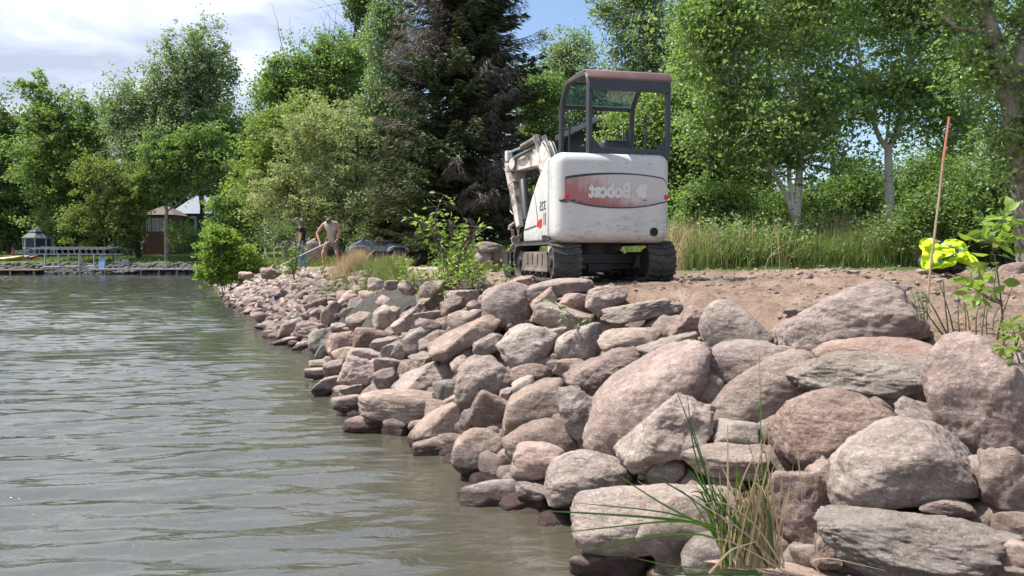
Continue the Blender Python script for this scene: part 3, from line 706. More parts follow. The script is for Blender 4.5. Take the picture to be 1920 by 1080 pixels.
def tubes(polys, sides=5):
    V, F, o = [], [], 0
    for pts, r0, r1 in polys:
        pts = np.asarray(pts, float); m = len(pts); d = np.gradient(pts, axis=0); d /= np.linalg.norm(d, axis=1)[:, None]+1e-9
        ref = np.where(np.abs(d[:, 2:3]) < .9, [[0, 0, 1.]], [[0, 1., 0]]) if m else 0
        ref = np.repeat(ref[:1], m, 0)
        a = np.cross(d, ref); a /= np.linalg.norm(a, axis=1)[:, None]+1e-9; b = np.cross(a, d)
        r = np.linspace(r0, r1, m); th = np.arange(sides)*2*np.pi/sides
        ring = pts[:, None]+r[:, None, None]*(a[:, None]*np.cos(th)[None, :, None]+b[:, None]*np.sin(th)[None, :, None])
        V.append(ring.reshape(-1, 3)); k = np.arange(sides); i = np.arange(m-1)[:, None]*sides
        F.append(np.stack([i+k, i+(k+1) % sides, i+sides+(k+1) % sides, i+sides+k], -1).reshape(-1, 4)+o); o += m*sides
    return np.vstack(V), np.vstack(F)
def curve(a, b, r, sag=0, n=6, wob=.06):
    a = np.array(a, float); b = np.array(b, float); t = np.linspace(0, 1, n)[:, None]; L_ = np.linalg.norm(b-a)
    p = a+(b-a)*t; p[:, 2] += (sag*np.sin(np.pi*t)*L_)[:, 0]; w = r.normal(size=(n, 3))*wob*L_*np.sin(np.pi*t); return p+w
def leaves(C, size, r, up=.3, asp=.62, droop=0):
    n = len(C); nrm = r.normal(size=(n, 3)); nrm[:, 2] = np.abs(nrm[:, 2])*(1+up)+up*.4; nrm /= np.linalg.norm(nrm, axis=1)[:, None]
    t = r.normal(size=(n, 3)); t[:, 2] -= droop; t -= nrm*np.sum(t*nrm, 1)[:, None]; t /= np.linalg.norm(t, axis=1)[:, None]; b = np.cross(nrm, t)
    s = size*r.uniform(.45, 1.45, n)[:, None]
    f = nrm*s*.12
    V = np.stack([C-t*s*.5, C+b*s*asp*.5-t*s*.06+f, C+t*s*.5, C-b*s*asp*.5-t*s*.06+f], 1).reshape(-1, 3)
    return V, np.arange(4*n).reshape(n, 4)
def tree(name, label, base, h, lobes, nclump, nleaf, lsize, cr, lf, bark, seed, tr=.2, lean=(0, 0), group=None, cat='tree', trunk_top=.75, stems=1, limbs=12, vis=1.0, zs=.7, twigr=None, bare=0, up=.3, extra=None, drop=0, cpart='crown', shell=.55):
    """lobes: (dx, dy, z, rx, ry, rz) relative to the base, z measured above it"""
    r = np.random.default_rng(seed); bx, by, bz = base
    t_ = thing(name, label, cat, base, 0, group)
    vol = np.array([l[3]*l[4]*l[5] for l in lobes])**.72; pr = vol/vol.sum()
    li = r.choice(len(lobes), nclump, p=pr); L_ = np.array(lobes)[li]
    u = r.normal(size=(nclump, 3)); u /= np.linalg.norm(u, axis=1)[:, None]; rad = shell+(1-shell)*r.uniform(size=nclump)
    inner = r.uniform(size=nclump) < .25; rad = np.where(inner, r.uniform(.1, .6, nclump), rad)
    C = L_[:, :3]+u*rad[:, None]*L_[:, 3:]*(1+.17*r.normal(size=nclump))[:, None]; C[:, 2] = np.maximum(C[:, 2], .15*h*.3)
    polys = []; nodes_ = []
    for s in range(stems):
        a = r.uniform(0, 6.28); so = 0 if stems == 1 else .12*h*.2
        top = np.array([lean[0]+(math.cos(a)*h*.16 if stems > 1 else 0), lean[1]+(math.sin(a)*h*.12 if stems > 1 else 0), h*trunk_top])
        p = curve((math.cos(a)*so, math.sin(a)*so, -.2), top, r, 0, 9, .012); polys.append((p, tr*(1 if stems == 1 else .7), tr*.22)); nodes_ += [(q, tr*.5) for q in p[2:]]
    for poly, r0, r1 in (extra or []):
        polys.append((np.array(poly, float), r0, r1)); q = np.array(poly, float); nodes_ += [(x, r1) for x in q]
    sel = r.permutation(nclump)[:limbs]
    NP = np.array([q for q, _ in nodes_])
    for i in sel:
        c = C[i]; sc = np.linalg.norm(NP-c, axis=1)+np.maximum(0, NP[:, 2]-c[2]+.25*np.linalg.norm(NP[:, :2]-c[:2], axis=1))*2
        a = NP[np.argmin(sc)]; p = curve(a, c, r, .06, 7, .05); polys.append((p, tr*.34, tr*.07)); nodes_ += [(q, tr*.15) for q in p[2:]]
    NP = np.array([q for q, _ in nodes_])
    for i in range(nclump):
        c = C[i]; sc = np.linalg.norm(NP-c, axis=1)+np.maximum(0, NP[:, 2]-c[2])*1.2; a = NP[np.argmin(sc)]
        p = curve(a, c, r, .04, 4, .06); polys.append((p, twigr or tr*.10, (twigr or tr*.10)*.35))
    for i in range(bare):      # dead limbs that stand clear of the leaves
        l = lobes[i % len(lobes)]; c = np.array(l[:3])+np.array([r.normal()*.6, r.normal()*.5, .85+.25*r.uniform()])*np.array(l[3:])
        a = NP[np.argmin(np.linalg.norm(NP-c*[1, 1, .8], axis=1))]; p = curve(a, c, r, .02, 7, .05); polys.append((p, tr*.28, tr*.05))
        for k in range(7):
            q = p[r.integers(2, 7)]; e = q+r.normal(size=3)*.09*h+np.array([0, 0, .06*h]); polys.append((curve(q, e, r, 0, 4, .08), tr*.08, tr*.02))
    V, F = tubes(polys); npmesh('trunk', V, F, M[bark], t_, True)
    n = nclump*nleaf; k = np.repeat(np.arange(nclump), nleaf); wgt = r.uniform(.55, 1.35, nclump)[k]
    NT = 7; td = r.normal(size=(nclump, NT, 3))*np.array([1, 1, zs]); td /= np.linalg.norm(td, axis=2)[:, :, None]
    td = td[k, r.integers(0, NT, n)]; off = (td*(r.uniform(.1, 1, n)**.7)[:, None]*1.9*np.array([1, 1, zs])+r.normal(size=(n, 3))*.34)*cr*wgt[:, None]; off[:, 2] -= np.abs(off[:, 2])*drop
    P = C[k]+off
    keep = P[:, 2] > .05; P = P[keep]
    if nleaf:
        V, F = leaves(P, lsize, r, up); npmesh(cpart, V, F, M[lf], t_)
    return t_
def G(x, y): return gz(x, y)
def tb(px, Y, dz=0):      # base point on the ground below picture column px at distance Y
    x = (px-960)/FPX*Y; return (x, Y, G(x, Y)+dz)
def lob(px0, px1, py0, py1, Y, base, dyr=None, dy=0):
    """an ellipsoid lobe spanning the given picture box at distance Y"""
    a = at(px0, py1, Y); b = at(px1, py0, Y); rx = (b.x-a.x)/2; rz = (b.z-a.z)/2
    return ((a.x+b.x)/2-base[0], dy, (a.z+b.z)/2-base[2], rx, dyr or rx*.65, rz)
def ptree(name, label, px, Y, boxes, nclump, nleaf, lsize, cr, lf, bark, seed, tr=.2, group='trees', **k):
    b = tb(px, Y); lobes = [lob(*bx, Y, b) if len(bx) == 4 else lob(*bx[:4], Y, b, bx[4], bx[5]) for bx in boxes]
    h = max(l[2]+l[5] for l in lobes)
    return tree(name, label, b, h, lobes, nclump, nleaf, lsize, cr, lf, bark, seed, tr, group=group, **k)
FS = 'trees along the far shore'
ptree('deciduous_tree', 'dark green tree cut by the left edge of the picture on the far shore', 15, 88, [(-60, 60, 190, 330), (-60, 75, 290, 470)], 190, 150, .36, .85, 'lf_dark', 'bark', 1, .3, FS)
ptree('deciduous_tree', 'full round-topped green tree behind the gazebo', 88, 84, [(35, 140, 145, 270), (20, 215, 200, 400), (110, 215, 190, 330), (60, 200, 330, 470)], 330, 150, .34, .8, 'lf_mid', 'bark', 2, .35, FS)
ptree('deciduous_tree', 'tall airy tree with upswept grey green branches, its trunk bare near the top', 378, 78, [(320, 448, 50, 215), (265, 380, 90, 300), (190, 310, 145, 300), (230, 430, 210, 345)], 620, 110, .26, .66, 'lf_blue', 'barkd', 3, .34, FS, trunk_top=.9, limbs=26, zs=1.3, twigr=.035)
ptree('deciduous_tree', 'low bronze and yellow green maple leaning over the white boat lift', 215, 74, [(125, 235, 290, 360), (110, 215, 370, 450), (170, 270, 350, 470), (200, 290, 300, 420)], 200, 120, .24, .55, 'lf_rust', 'bark', 4, .2, FS)
ptree('deciduous_tree', 'dark trunked tree shading the dock chairs', 260, 77, [(205, 285, 320, 400), (220, 262, 390, 470)], 90, 120, .26, .6, 'lf_dark', 'barkd', 5, .3, FS)
ptree('deciduous_tree', 'soft green tree whose pale trunk stands before the brown roofed cottage', 312, 73, [(270, 370, 240, 350), (255, 330, 290, 380), (340, 440, 230, 360)], 230, 140, .24, .6, 'lf_mid', 'barkg', 6, .26, FS, drop=.5)
ptree('deciduous_tree', 'broad green tree rising behind the blue roofed house', 420, 82, [(340, 480, 190, 325), (405, 520, 230, 400)], 260, 150, .30, .8, 'lf_mid', 'bark', 7, .3, FS)
ptree('deciduous_tree', 'small bushy tree in front of the blue roofed house', 425, 58, [(385, 460, 365, 430), (440, 500, 330, 430), (398, 480, 395, 470)], 120, 130, .18, .42, 'lf_mid', 'bark', 8, .14, FS)
ptree('deciduous_tree', 'dark filler tree behind the gazebo and lean-to shed', 130, 98, [(60, 200, 300, 480), (150, 300, 330, 480), (-60, 90, 330, 500)], 260, 120, .42, 1.0, 'lf_dark', 'barkd', 9, .3, FS)
ptree('deciduous_tree', 'shadowy tree between the cottage and the blue roofed house', 345, 101, [(250, 400, 260, 430), (350, 520, 280, 480), (230, 330, 230, 390)], 260, 120, .45, 1.1, 'lf_dark', 'barkd', 10, .3, FS)
MT = 'trees behind the working men'
ptree('deciduous_tree', 'tall half dead oak with bare twig ends standing above its leaves', 618, 50, [(478, 590, 95, 240), (550, 700, 60, 200), (510, 700, 130, 320)], 420, 120, .20, .52, 'lf_mid', 'barkd', 11, .30, MT, bare=5, trunk_top=.92, limbs=22)
ptree('deciduous_tree', 'yellow green tree below the half dead oak', 540, 46, [(475, 620, 185, 330), (440, 580, 260, 420)], 260, 130, .18, .5, 'lf_yel', 'bark', 12, .2, MT)
ptree('crabapple_tree', 'spreading crabapple with pale blossom and fanned dark branches', 672, 33, [(520, 700, 175, 330), (465, 600, 280, 420), (560, 720, 300, 430), (480, 700, 330, 450)], 420, 120, .105, .27, 'lf_bloom', 'barkd', 13, .17, MT, limbs=30, drop=.4)
ptree('deciduous_tree', 'silvery poplar squeezed between the crabapple and the great spruce', 730, 38, [(690, 770, -60, 140), (670, 780, 80, 300), (640, 740, 200, 380)], 300, 110, .15, .42, 'lf_blue', 'barkg', 14, .18, MT, trunk_top=.95)
ptree('deciduous_tree', 'slim dark topped tree leaving the top of the picture left of the spruce', 678, 54, [(655, 700, -80, 80), (650, 705, 40, 200)], 120, 110, .22, .5, 'lf_dark', 'barkd', 15, .2, MT, trunk_top=.98, bare=3)
ptree('deciduous_tree', 'dense mid green tree filling in behind the working men', 590, 60, [(450, 640, 220, 440), (560, 780, 230, 450), (440, 540, 330, 490), (560, 800, 380, 495)], 420, 130, .26, .7, 'lf_dark', 'barkd', 16, .26, MT)
ptree('deciduous_tree', 'light leaved tree with a visible forked trunk behind the machine canopy', 1078, 40, [(1005, 1130, 55, 200), (1000, 1170, 130, 260), (1030, 1110, 60, 160), (960, 1040, 150, 280)], 260, 75, .15, .42, 'lf_blue', 'bark', 17, .16, MT, limbs=24, trunk_top=.85)
ptree('deciduous_tree', 'green tree peeking out between the great spruce and the machine boom', 1000, 31, [(950, 1060, 120, 230), (960, 1070, 200, 320), (980, 1060, 280, 400)], 190, 110, .12, .34, 'lf_mid', 'bark', 18, .13, MT)
ptree('deciduous_tree', 'low green thicket tree under the great spruce by the stone heap', 960, 27, [(900, 1060, 330, 480), (760, 900, 400, 480)], 110, 110, .12, .35, 'lf_dark', 'barkd', 19, .12, MT)
RT = 'trees on the right side of the site'
ptree('poplar_tree', 'tall bluish poplar right of the canopy roof that leaves the top of the picture', 1215, 25, [(1110, 1260, -90, 90), (1130, 1330, 10, 190), (1120, 1290, 120, 290)], 330, 100, .10, .32, 'lf_blue', 'barkg', 20, .14, RT, trunk_top=.98, limbs=30, drop=.5)
ptree('poplar_tree', 'leafy green poplar directly behind the machine cab', 1200, 16.5, [(1118, 1230, 190, 330), (1180, 1310, 150, 330), (1125, 1310, 260, 470)], 360, 110, .08, .24, 'lf_birch', 'bark', 21, .09, RT, limbs=26)
ptree('deciduous_tree', 'far green tree seen between the birches', 1560, 42, [(1400, 1620, 60, 330), (1300, 1500, 120, 420), (1560, 1700, 250, 440)], 170, 110, .17, .55, 'lf_dark', 'barkd', 22, .2, RT)
# birches with their own stems
def birch_clump():
    Y0 = 14.0; b = tb(1492, Y0)
    def W(px, py, y=Y0): p = at(px, py, y); return (p.x-b[0], p.y-b[1], p.z-b[2])
    ex = [([W(1492, 530), W(1490, 420), W(1478, 375), W(1450, 320), W(1425, 285, 13.9), W(1400, 240, 13.9), W(1380, 190, 13.9)], .055, .02),
          ([W(1494, 530), W(1494, 420), W(1496, 350), W(1502, 290), W(1518, 225), W(1530, 150), W(1545, 60), W(1560, -60)], .080, .03),
          ([W(1492, 530), W(1492, 415), W(1480, 340), W(1478, 260, 14.4), W(1470, 150, 14.6), W(1450, 20, 14.8)], .055, .025)]
    lb = [lob(*q, Y0, b) for q in [(1280, 1440, -120, 110), (1300, 1480, 60, 260), (1400, 1640, -120, 120), (1430, 1640, 90, 260), (1330, 1600, 180, 330), (1270, 1400, 130, 320), (1240, 1420, -60, 140)]]
    tree('birch_tree', 'clump of white birch stems splitting low into a leaning left trunk', b, 6.2, lb, 600, 62, .082, .24, 'lf_birch', 'birch', 31, .06, group='birches right of the machine', trunk_top=.8, limbs=40, extra=ex, drop=.7, up=.05, twigr=.007)
birch_clump()
def birch_fork():
    Y0 = 14.6; b = tb(1664, Y0)
    def W(px, py, y=Y0): p = at(px, py, y); return (p.x-b[0], p.y-b[1], p.z-b[2])
    ex = [([W(1669, 530), W(1668, 420), W(1666, 340), W(1665, 280), W(1684, 245), W(1692, 200), W(1702, 120), W(1712, 10), W(1715, -80)], .10, .03),
          ([W(1665, 280), W(1650, 260), W(1632, 215), W(1615, 130), W(1600, 30)], .06, .025)]
    lb = [lob(*q, Y0, b) for q in [(1560, 1720, -120, 90), (1640, 1840, -100, 140), (1600, 1800, 90, 240), (1560, 1680, 120, 230), (1730, 1850, 120, 300)]]
    tree('birch_tree', 'single white birch trunk forking at the height of the stake top', b, 6.0, lb, 400, 60, .082, .24, 'lf_birch', 'birch', 32, .05, group='birches right of the machine', trunk_top=.7, limbs=30, extra=ex, drop=.7, up=.05, twigr=.007)
birch_fork()
def birch_old():
    Y0 = 9.6; b = tb(1925, Y0)
    def W(px, py, y=Y0): p = at(px, py, y); return (p.x-b[0], p.y-b[1], p.z-b[2])
    ex = [([W(1930, 560), W(1925, 480), W(1915, 380), W(1908, 290), W(1896, 210), W(1872, 120), W(1850, 40), W(1838, -60)], .15, .10),
          ([W(1898, 215), W(1905, 140), W(1925, 60), W(1945, -60)], .10, .07), ([W(1858, 70), W(1830, 62), W(1790, 50, 9.3), W(1740, 10, 9)], .03, .01)]
    lb = [lob(*q, Y0, b) for q in [(1760, 1900, -160, 60), (1880, 2040, -100, 160), (1780, 1880, 60, 200), (1860, 2060, 150, 330), (1960, 2200, -100, 250), (1700, 1800, -160, -20), (1850, 1930, 190, 400)]]
    tree('birch_tree', 'thick old birch trunk with scarred bark leaning in from the right edge', b, 4.4, lb, 420, 66, .066, .2, 'lf_birch', 'birchold', 33, .05, group='birches right of the machine', trunk_top=.7, limbs=26, extra=ex, drop=.6, up=.05, twigr=.006)
birch_old()
ptree('birch_tree', 'leafy young birch crowding the view just right of the canopy', 1330, 17, [(1245, 1400, 120, 320), (1260, 1440, 230, 400), (1250, 1340, 20, 200)], 330, 75, .075, .26, 'lf_birch', 'birch', 34, .05, 'birches right of the machine', limbs=24, drop=.5, up=.1)
# dark young spruces
def spruce(label, px, Y, top_py, wpx, seed, lf='needle', dead=0.0, h=None, group='dark evergreens', L0=None, zlo=.05, dens=1, ns=.2, trunkr=None, bush=1.0):
    b = tb(px, Y); r = np.random.default_rng(seed); H = h or (at(px, top_py, Y).z-b[2]); Lm = wpx/2*Y/FPX if L0 is None else L0
    t_ = thing('spruce_tree', label, 'tree', b, 0, group); polys = [(curve((0, 0, -.2), (0, 0, H), r, 0, 8, .004), trunkr or H*.016, .015)]
    live, brown = [], []; z = zlo*H
    while z < H*.985:
        f = 1-z/H; L1 = Lm*(f**(.62 if H > 14 else .8))*(.85+.3*r.uniform())*min(1, .55+z/H*2.6); n = int(6*dens+r.integers(3))
        for k in range(n):
            a = r.uniform(0, 6.28); L_ = L1*r.uniform(.65, 1.15); m = 9; s = np.linspace(0, 1, m)
            dr = -.35*s*L_+.28*L_*s**3 if L_ > 1 else -.12*s*L_+.1*L_*s**2
            ax, ay = math.cos(a), math.sin(a); cv = r.normal()*.12*L_
            p = np.stack([ax*s*L_-ay*cv*s*s, ay*s*L_+ax*cv*s*s, z+dr+r.normal()*.05*L_*s], 1); polys.append((p, .012+.012*L_, .004))
            # dead limbs come in patches
            isd = dead > 0 and (vn(np.array([[ax*1.7+3, ay*1.7, z*.38+seed]]), 4)[0] > .42-dead) and z < H*.85
            cnt = int(42*L_*bush+8); q = r.uniform(.12, 1, cnt)**.8; idx = q*(m-1); i0 = np.minimum(idx.astype(int), m-2); fr = (idx-i0)[:, None]
            c = p[i0]*(1-fr)+p[i0+1]*fr; wid = .26*L_*(1.05-q)+.07
            side = r.uniform(-1, 1, cnt)*wid; c = c+np.stack([-ay*side, ax*side, -np.abs(side)*.35-r.uniform(0, .12, cnt)], 1)
            (brown if isd else live).append(np.column_stack([c, np.full(cnt, ax)+r.normal(size=cnt)*.5-ay*np.sign(side)*.8, np.full(cnt, ay)+r.normal(size=cnt)*.5+ax*np.sign(side)*.8, r.normal(size=cnt)*.25-.35-(.5 if isd else 0)]))
        z += (.16+.14*f)*max(.5, Lm/2.2)/dens
    V, F = tubes(polys, 4); npmesh('trunk', V, F, M['bark'], t_, True)
    def sprays(A, size, asp, mat, nm):
        A = np.vstack(A); C = A[:, :3]; t = A[:, 3:]; t /= np.linalg.norm(t, axis=1)[:, None]; n = len(A)
        nn = r.normal(size=(n, 3)); nn[:, 2] += .8; b_ = np.cross(t, nn); b_ /= np.linalg.norm(b_, axis=1)[:, None]; s = size*r.uniform(.6, 1.4, n)[:, None]
        f2 = np.cross(b_, t)*s*.10
        V = np.stack([C-t*s*.4, C+b_*s*asp+f2, C+t*s*.8, C-b_*s*asp+f2], 1).reshape(-1, 3); npmesh(nm, V, np.arange(4*n).reshape(n, 4), mat, t_)
    if live: sprays(live, ns, .17, M[lf], 'crown')
    if brown: sprays(brown, ns*1.25, .05, M['dead'], 'dead_branches')
    return t_
spruce('towering dark spruce with hanging brown dead branches left of the machine', 868, 23.5, 0, 330, 41, 'needle', .26, h=17, L0=3.05, dens=2.0, ns=.17, trunkr=.19, bush=1.5, zlo=.07)
spruce('olive green spruce with tufted twigs at the left foot of the towering spruce', 745, 25, 215, 165, 42, 'needle2', .08, dens=1.6, ns=.14, bush=1.3)
spruce('low dark spruce behind the birch clump stems', 1405, 17.5, 300, 190, 43, 'needle', 0, dens=1.5, ns=.12, bush=1.3)
spruce('dark spruce right of the birch clump', 1580, 19, 290, 200, 44, 'needle', 0, dens=1.5, ns=.13, bush=1.3)
spruce('dark spruce behind the forked birch', 1730, 18, 305, 170, 45, 'needle', 0, dens=1.4, ns=.12, bush=1.3)
spruce('dark little spruce close to the old birch at the right', 1850, 14.5, 290, 190, 46, 'needle', 0, dens=1.4, ns=.11, bush=1.3)
# bushes
def bush(label, px, Y, boxes, nc, nl, ls, cr, lf, seed, group='bushes', name='bush', **k):
    b = tb(px, Y); lb = [lob(*q, Y, b) for q in boxes]; h = max(l[2]+l[5] for l in lb)
    return tree(name, label, b, h, lb, nc, nl, ls, cr, lf, 'bark', seed, .028, group=group, cat='bush', stems=5, limbs=14, trunk_top=.7, cpart='foliage', **k)
bush('bright round shoreline bush at the end of the bank left of the men', 425, 31, [(378, 450, 422, 500), (372, 450, 470, 540), (400, 440, 425, 470), (425, 500, 458, 540)], 300, 95, .10, .17, 'lf_lime', 51)
bush('pale green shrub at the corner of the blue roofed house', 345, 72, [(318, 365, 415, 470), (350, 400, 430, 475)], 90, 90, .16, .4, 'lf_mid', 57)
bush('leafy thicket on the right of the machine between cab and birches', 1310, 14.5, [(1262, 1370, 330, 440), (1260, 1400, 390, 490), (1330, 1420, 350, 420)], 330, 62, .065, .17, 'lf_birch', 52)
bush('bush with pale dry stems behind the yellow vest', 1790, 11.8, [(1690, 1800, 340, 440), (1760, 1930, 280, 440), (1740, 1940, 390, 480), (1650, 1740, 390, 470)], 300, 62, .055, .15, 'lf_mid', 53)
bush('low green scrub below the forked birch', 1610, 15.5, [(1530, 1690, 300, 450), (1400, 1600, 340, 460)], 420, 62, .065, .18, 'lf_mid', 54)
bush('scrub under the dark spruces at the right', 1740, 16.5, [(1650, 1830, 290, 440)], 300, 60, .07, .2, 'lf_mid', 55)
bush('shaded scrub under the crabapple behind the off road vehicles', 700, 29, [(640, 800, 420, 480), (480, 560, 420, 470)], 110, 80, .10, .26, 'lf_dark', 56)
# hand-placed saplings and stems: real stems with leaves along them
def leaflets(pts, dirs, size, r, asp=.5):
    """pointed leaf of six faces, folded along the midrib"""
    V, F = [], []
    for p, d in zip(pts, dirs):
        p = np.array(p); d = np.array(d, float); d /= np.linalg.norm(d)+1e-9; n = r.normal(size=3)+np.array([0, -.3, 1.0]); b = np.cross(d, n); b /= np.linalg.norm(b)+1e-9; n = np.cross(b, d)
        s = size*r.uniform(.65, 1.25); q = [p, p+d*s*.3+b*s*asp*.42+n*s*.05, p+d*s*.62+b*s*asp*.38+n*s*.03, p+d*s-n*s*.1, p+d*s*.62-b*s*asp*.38+n*s*.03, p+d*s*.3-b*s*asp*.42+n*s*.05, p+d*s*.3, p+d*s*.65-n*s*.02]
        o = len(V); V += q; F += [(o, o+1, o+6, o+6), (o+1, o+2, o+7, o+6), (o+2, o+3, o+7, o+7), (o+3, o+4, o+7, o+7), (o+4, o+5, o+6, o+7), (o+5, o, o+6, o+6)]
    return V, F
def fmesh(name, V, F, mat, parent):
    me = bpy.data.meshes.new(name); me.from_pydata([tuple(v) for v in V], [], [tuple(dict.fromkeys(f)) for f in F]); me.update(); return link(name, me, mat, parent)
def sapling(name, label, cat, stems, nl, size, lf, seed, r0=.012, Yb=None, dens=None, group=None, asp=.5, spread=.05, tipw=0.0, bark='bark'):
    """stems: lists of (px, py, Y)"""
    r = np.random.default_rng(seed); P0 = at(*stems[0][0]); t_ = thing(name, label, cat, P0, 0, group); polys, pts, dirs = [], [], []
    for s in stems:
        p = np.array([at(*q)-P0 for q in s]); t = np.linspace(0, 1, len(p)); tt = np.linspace(0, 1, 12); p = np.stack([np.interp(tt, t, p[:, k]) for k in range(3)], 1)
        p[1:-1] = (p[:-2]+p[1:-1]*2+p[2:])/4; polys.append((p, r0, r0*.3))
        for k in range(nl):
            f = tipw+(1-tipw)*r.uniform(); i = f*11; i0 = min(int(i), 10); c = p[i0]*(1-(i-i0))+p[i0+1]*(i-i0)
            d = r.normal(size=3)*[1, .8, .5]+[0, -.1, .1]; d /= np.linalg.norm(d); e = c+d*spread*r.uniform(.2, 1.4)
            polys.append((np.array([c, (c+e)/2+[0, 0, .004], e]), r0*.2, r0*.12)); pts.append(e); dirs.append(d+[0, 0, -.15])
    V, F = tubes(polys, 4); npmesh('stem', V, F, M[bark], t_, True)
    V, F = leaflets(pts, dirs, size, r, asp); fmesh('foliage', V, F, M[lf], t_)
    return t_
YB = 10.2
sapling('sapling', 'bright leaved sapling standing on the bank left of the machine', 'sapling',
    [[(851, 545, YB), (842, 500, YB), (825, 450, YB), (812, 410, YB), (832, 365, YB)], [(846, 520, YB), (868, 470, YB-.2), (888, 440, YB-.3), (892, 425, YB-.3)], [(838, 490, YB), (805, 430, YB+.2), (775, 408, YB+.2)],
     [(848, 530, YB), (862, 490, YB), (850, 445, YB), (840, 410, YB)], [(850, 535, YB-.3), (880, 510, YB-.4), (905, 495, YB-.4)], [(848, 530, YB+.2), (870, 480, YB+.2), (878, 455, YB)]], 80, .088, 'lf_lime', 61, .016, spread=.12)
sapling('leafy_weed', 'bright leafy weeds at the left foot of the sapling', 'plant',
    [[(770+i*12, 548+((i*7) % 5)*2, YB-.1-.1*(i % 3)), (762+i*13, 520, YB-.2), (758+i*13+(i % 2)*8, 485+((i*11) % 6)*5, YB-.2)] for i in range(7)], 44, .07, 'lf_lime', 62, .006, spread=.07)
sapling('leafy_weed', 'leafy weeds at the right foot of the sapling by the boulder tops', 'plant',
    [[(855+i*10, 545, YB-.5), (858+i*10, 520, YB-.5), (862+i*9, 492+((i*11) % 5)*6, YB-.5)] for i in range(6)]+[[(840, 560, YB-.6), (832, 540, YB-.6), (828, 515, YB-.6)]], 26, .055, 'lf_lime', 63, .005, spread=.07)
sapling('sapling', 'young light green bush in front of the man in jeans', 'sapling',
    [[(552, 525, 19.5), (548, 495, 19.5), (544, 455, 19.5), (548, 438, 19.5)], [(551, 515, 19.5), (558, 490, 19.4), (552, 465, 19.4)], [(549, 505, 19.5), (538, 485, 19.5), (533, 462, 19.5)], [(550, 505, 19.5), (560, 480, 19.5), (562, 462, 19.5)]], 50, .085, 'lf_lime', 64, .02, spread=.16)
sapling('leafy_weed', 'small green weed in front of the bending man', 'plant', [[(602, 512, 19), (600, 500, 19), (594, 488, 19)], [(602, 512, 19), (606, 500, 19), (614, 492, 19)]], 18, .07, 'lf_lime', 65, .006, spread=.1)
sapling('leafy_weed', 'green weed on the path edge below the young bush', 'plant', [[(520+8*i, 514, 19.8), (521+8*i, 505, 19.8), (523+9*i, 498, 19.8)] for i in range(4)], 18, .06, 'lf_lime', 66, .005, spread=.09)
sapling('leafy_weed', 'little light green weed in front of the machine blade', 'plant', [[(948, 535, 8.7), (947, 512, 8.7), (944, 492, 8.7)], [(948, 530, 8.7), (952, 508, 8.7), (954, 495, 8.7)]], 20, .05, 'lf_lime', 67, .005, spread=.06)
YR = 4.1
sapling('seedling', 'large leaved yellow green seedling rising on a thin stem at the right edge', 'seedling',
    [[(1883, 660, YR), (1880, 590, YR), (1872, 520, YR), (1862, 460, YR), (1845, 425, YR), (1832, 398, YR)], [(1862, 455, YR), (1885, 430, YR), (1903, 405, YR)], [(1862, 452, YR-.1), (1880, 418, YR-.1), (1890, 398, YR-.1)], [(1860, 455, YR), (1850, 450, YR-.1), (1832, 455, YR-.1)], [(1866, 470, YR), (1880, 455, YR), (1895, 440, YR)],
     [(1880, 575, YR), (1862, 548, YR), (1868, 508, YR)], [(1879, 565, YR), (1845, 555, YR), (1820, 520, YR), (1822, 508, YR)], [(1878, 570, YR), (1850, 560, YR-.1), (1832, 545, YR-.1)]], 11, .090, 'lf_lime', 68, .006, spread=.045, asp=.62, tipw=.45)
sapling('seedling', 'low leafy seedling touching the right edge above the great coarse boulder', 'seedling',
    [[(1905, 650, 3.6), (1902, 625, 3.6), (1895, 605, 3.6)], [(1905, 650, 3.6), (1912, 625, 3.6), (1915, 605, 3.6)], [(1900, 668, 3.5), (1890, 652, 3.5), (1880, 645, 3.5)], [(1912, 680, 3.5), (1905, 660, 3.5), (1915, 645, 3.5)]], 13, .06, 'lf_lime', 69, .005, spread=.03, tipw=.35)
sapling('dry_shrub', 'nearly bare brown shrub with reddish stems beyond the great coarse boulder', 'shrub',
    [[(1790+10*i, 632+((i*13) % 7), YR+.15*(i % 4)), (1786+11*i+((i*37) % 11-5), 590, YR+.15*(i % 4)), (1775+15*i+((i*53) % 31-15), 525+((i*29) % 45), YR+.15*(i % 4))] for i in range(9)]+[[(1775, 625, YR), (1752, 580, YR), (1728, 545, YR)], [(1768, 628, YR-.1), (1745, 598, YR-.1), (1722, 560, YR-.1)], [(1778, 625, YR), (1772, 570, YR), (1768, 520, YR)]], 5, .03, 'lf_dark', 70, .0055, spread=.04)
sapling('leafy_weed', 'small weed tuft between the stake and the largest peaked boulder', 'plant', [[(1722+6*i, 600, YR), (1716+7*i, 570, YR), (1708+10*i, 540+8*(i % 2), YR)] for i in range(4)], 12, .028, 'lf_mid', 71, .003, spread=.03)
sapling('broken_twig', 'broken twig with a few drooping green leaves lying on the broad slab', 'twig',
    [[(1092, 608, 6.6), (1072, 590, 6.6), (1050, 574, 6.6), (1032, 566, 6.6)], [(1090, 612, 6.6), (1075, 618, 6.5), (1060, 610, 6.5)], [(1085, 606, 6.6), (1070, 600, 6.5), (1052, 590, 6.5)], [(1095, 610, 6.6), (1100, 600, 6.6), (1112, 596, 6.6)]], 7, .06, 'lf_mid', 72, .005, spread=.02, tipw=.4)
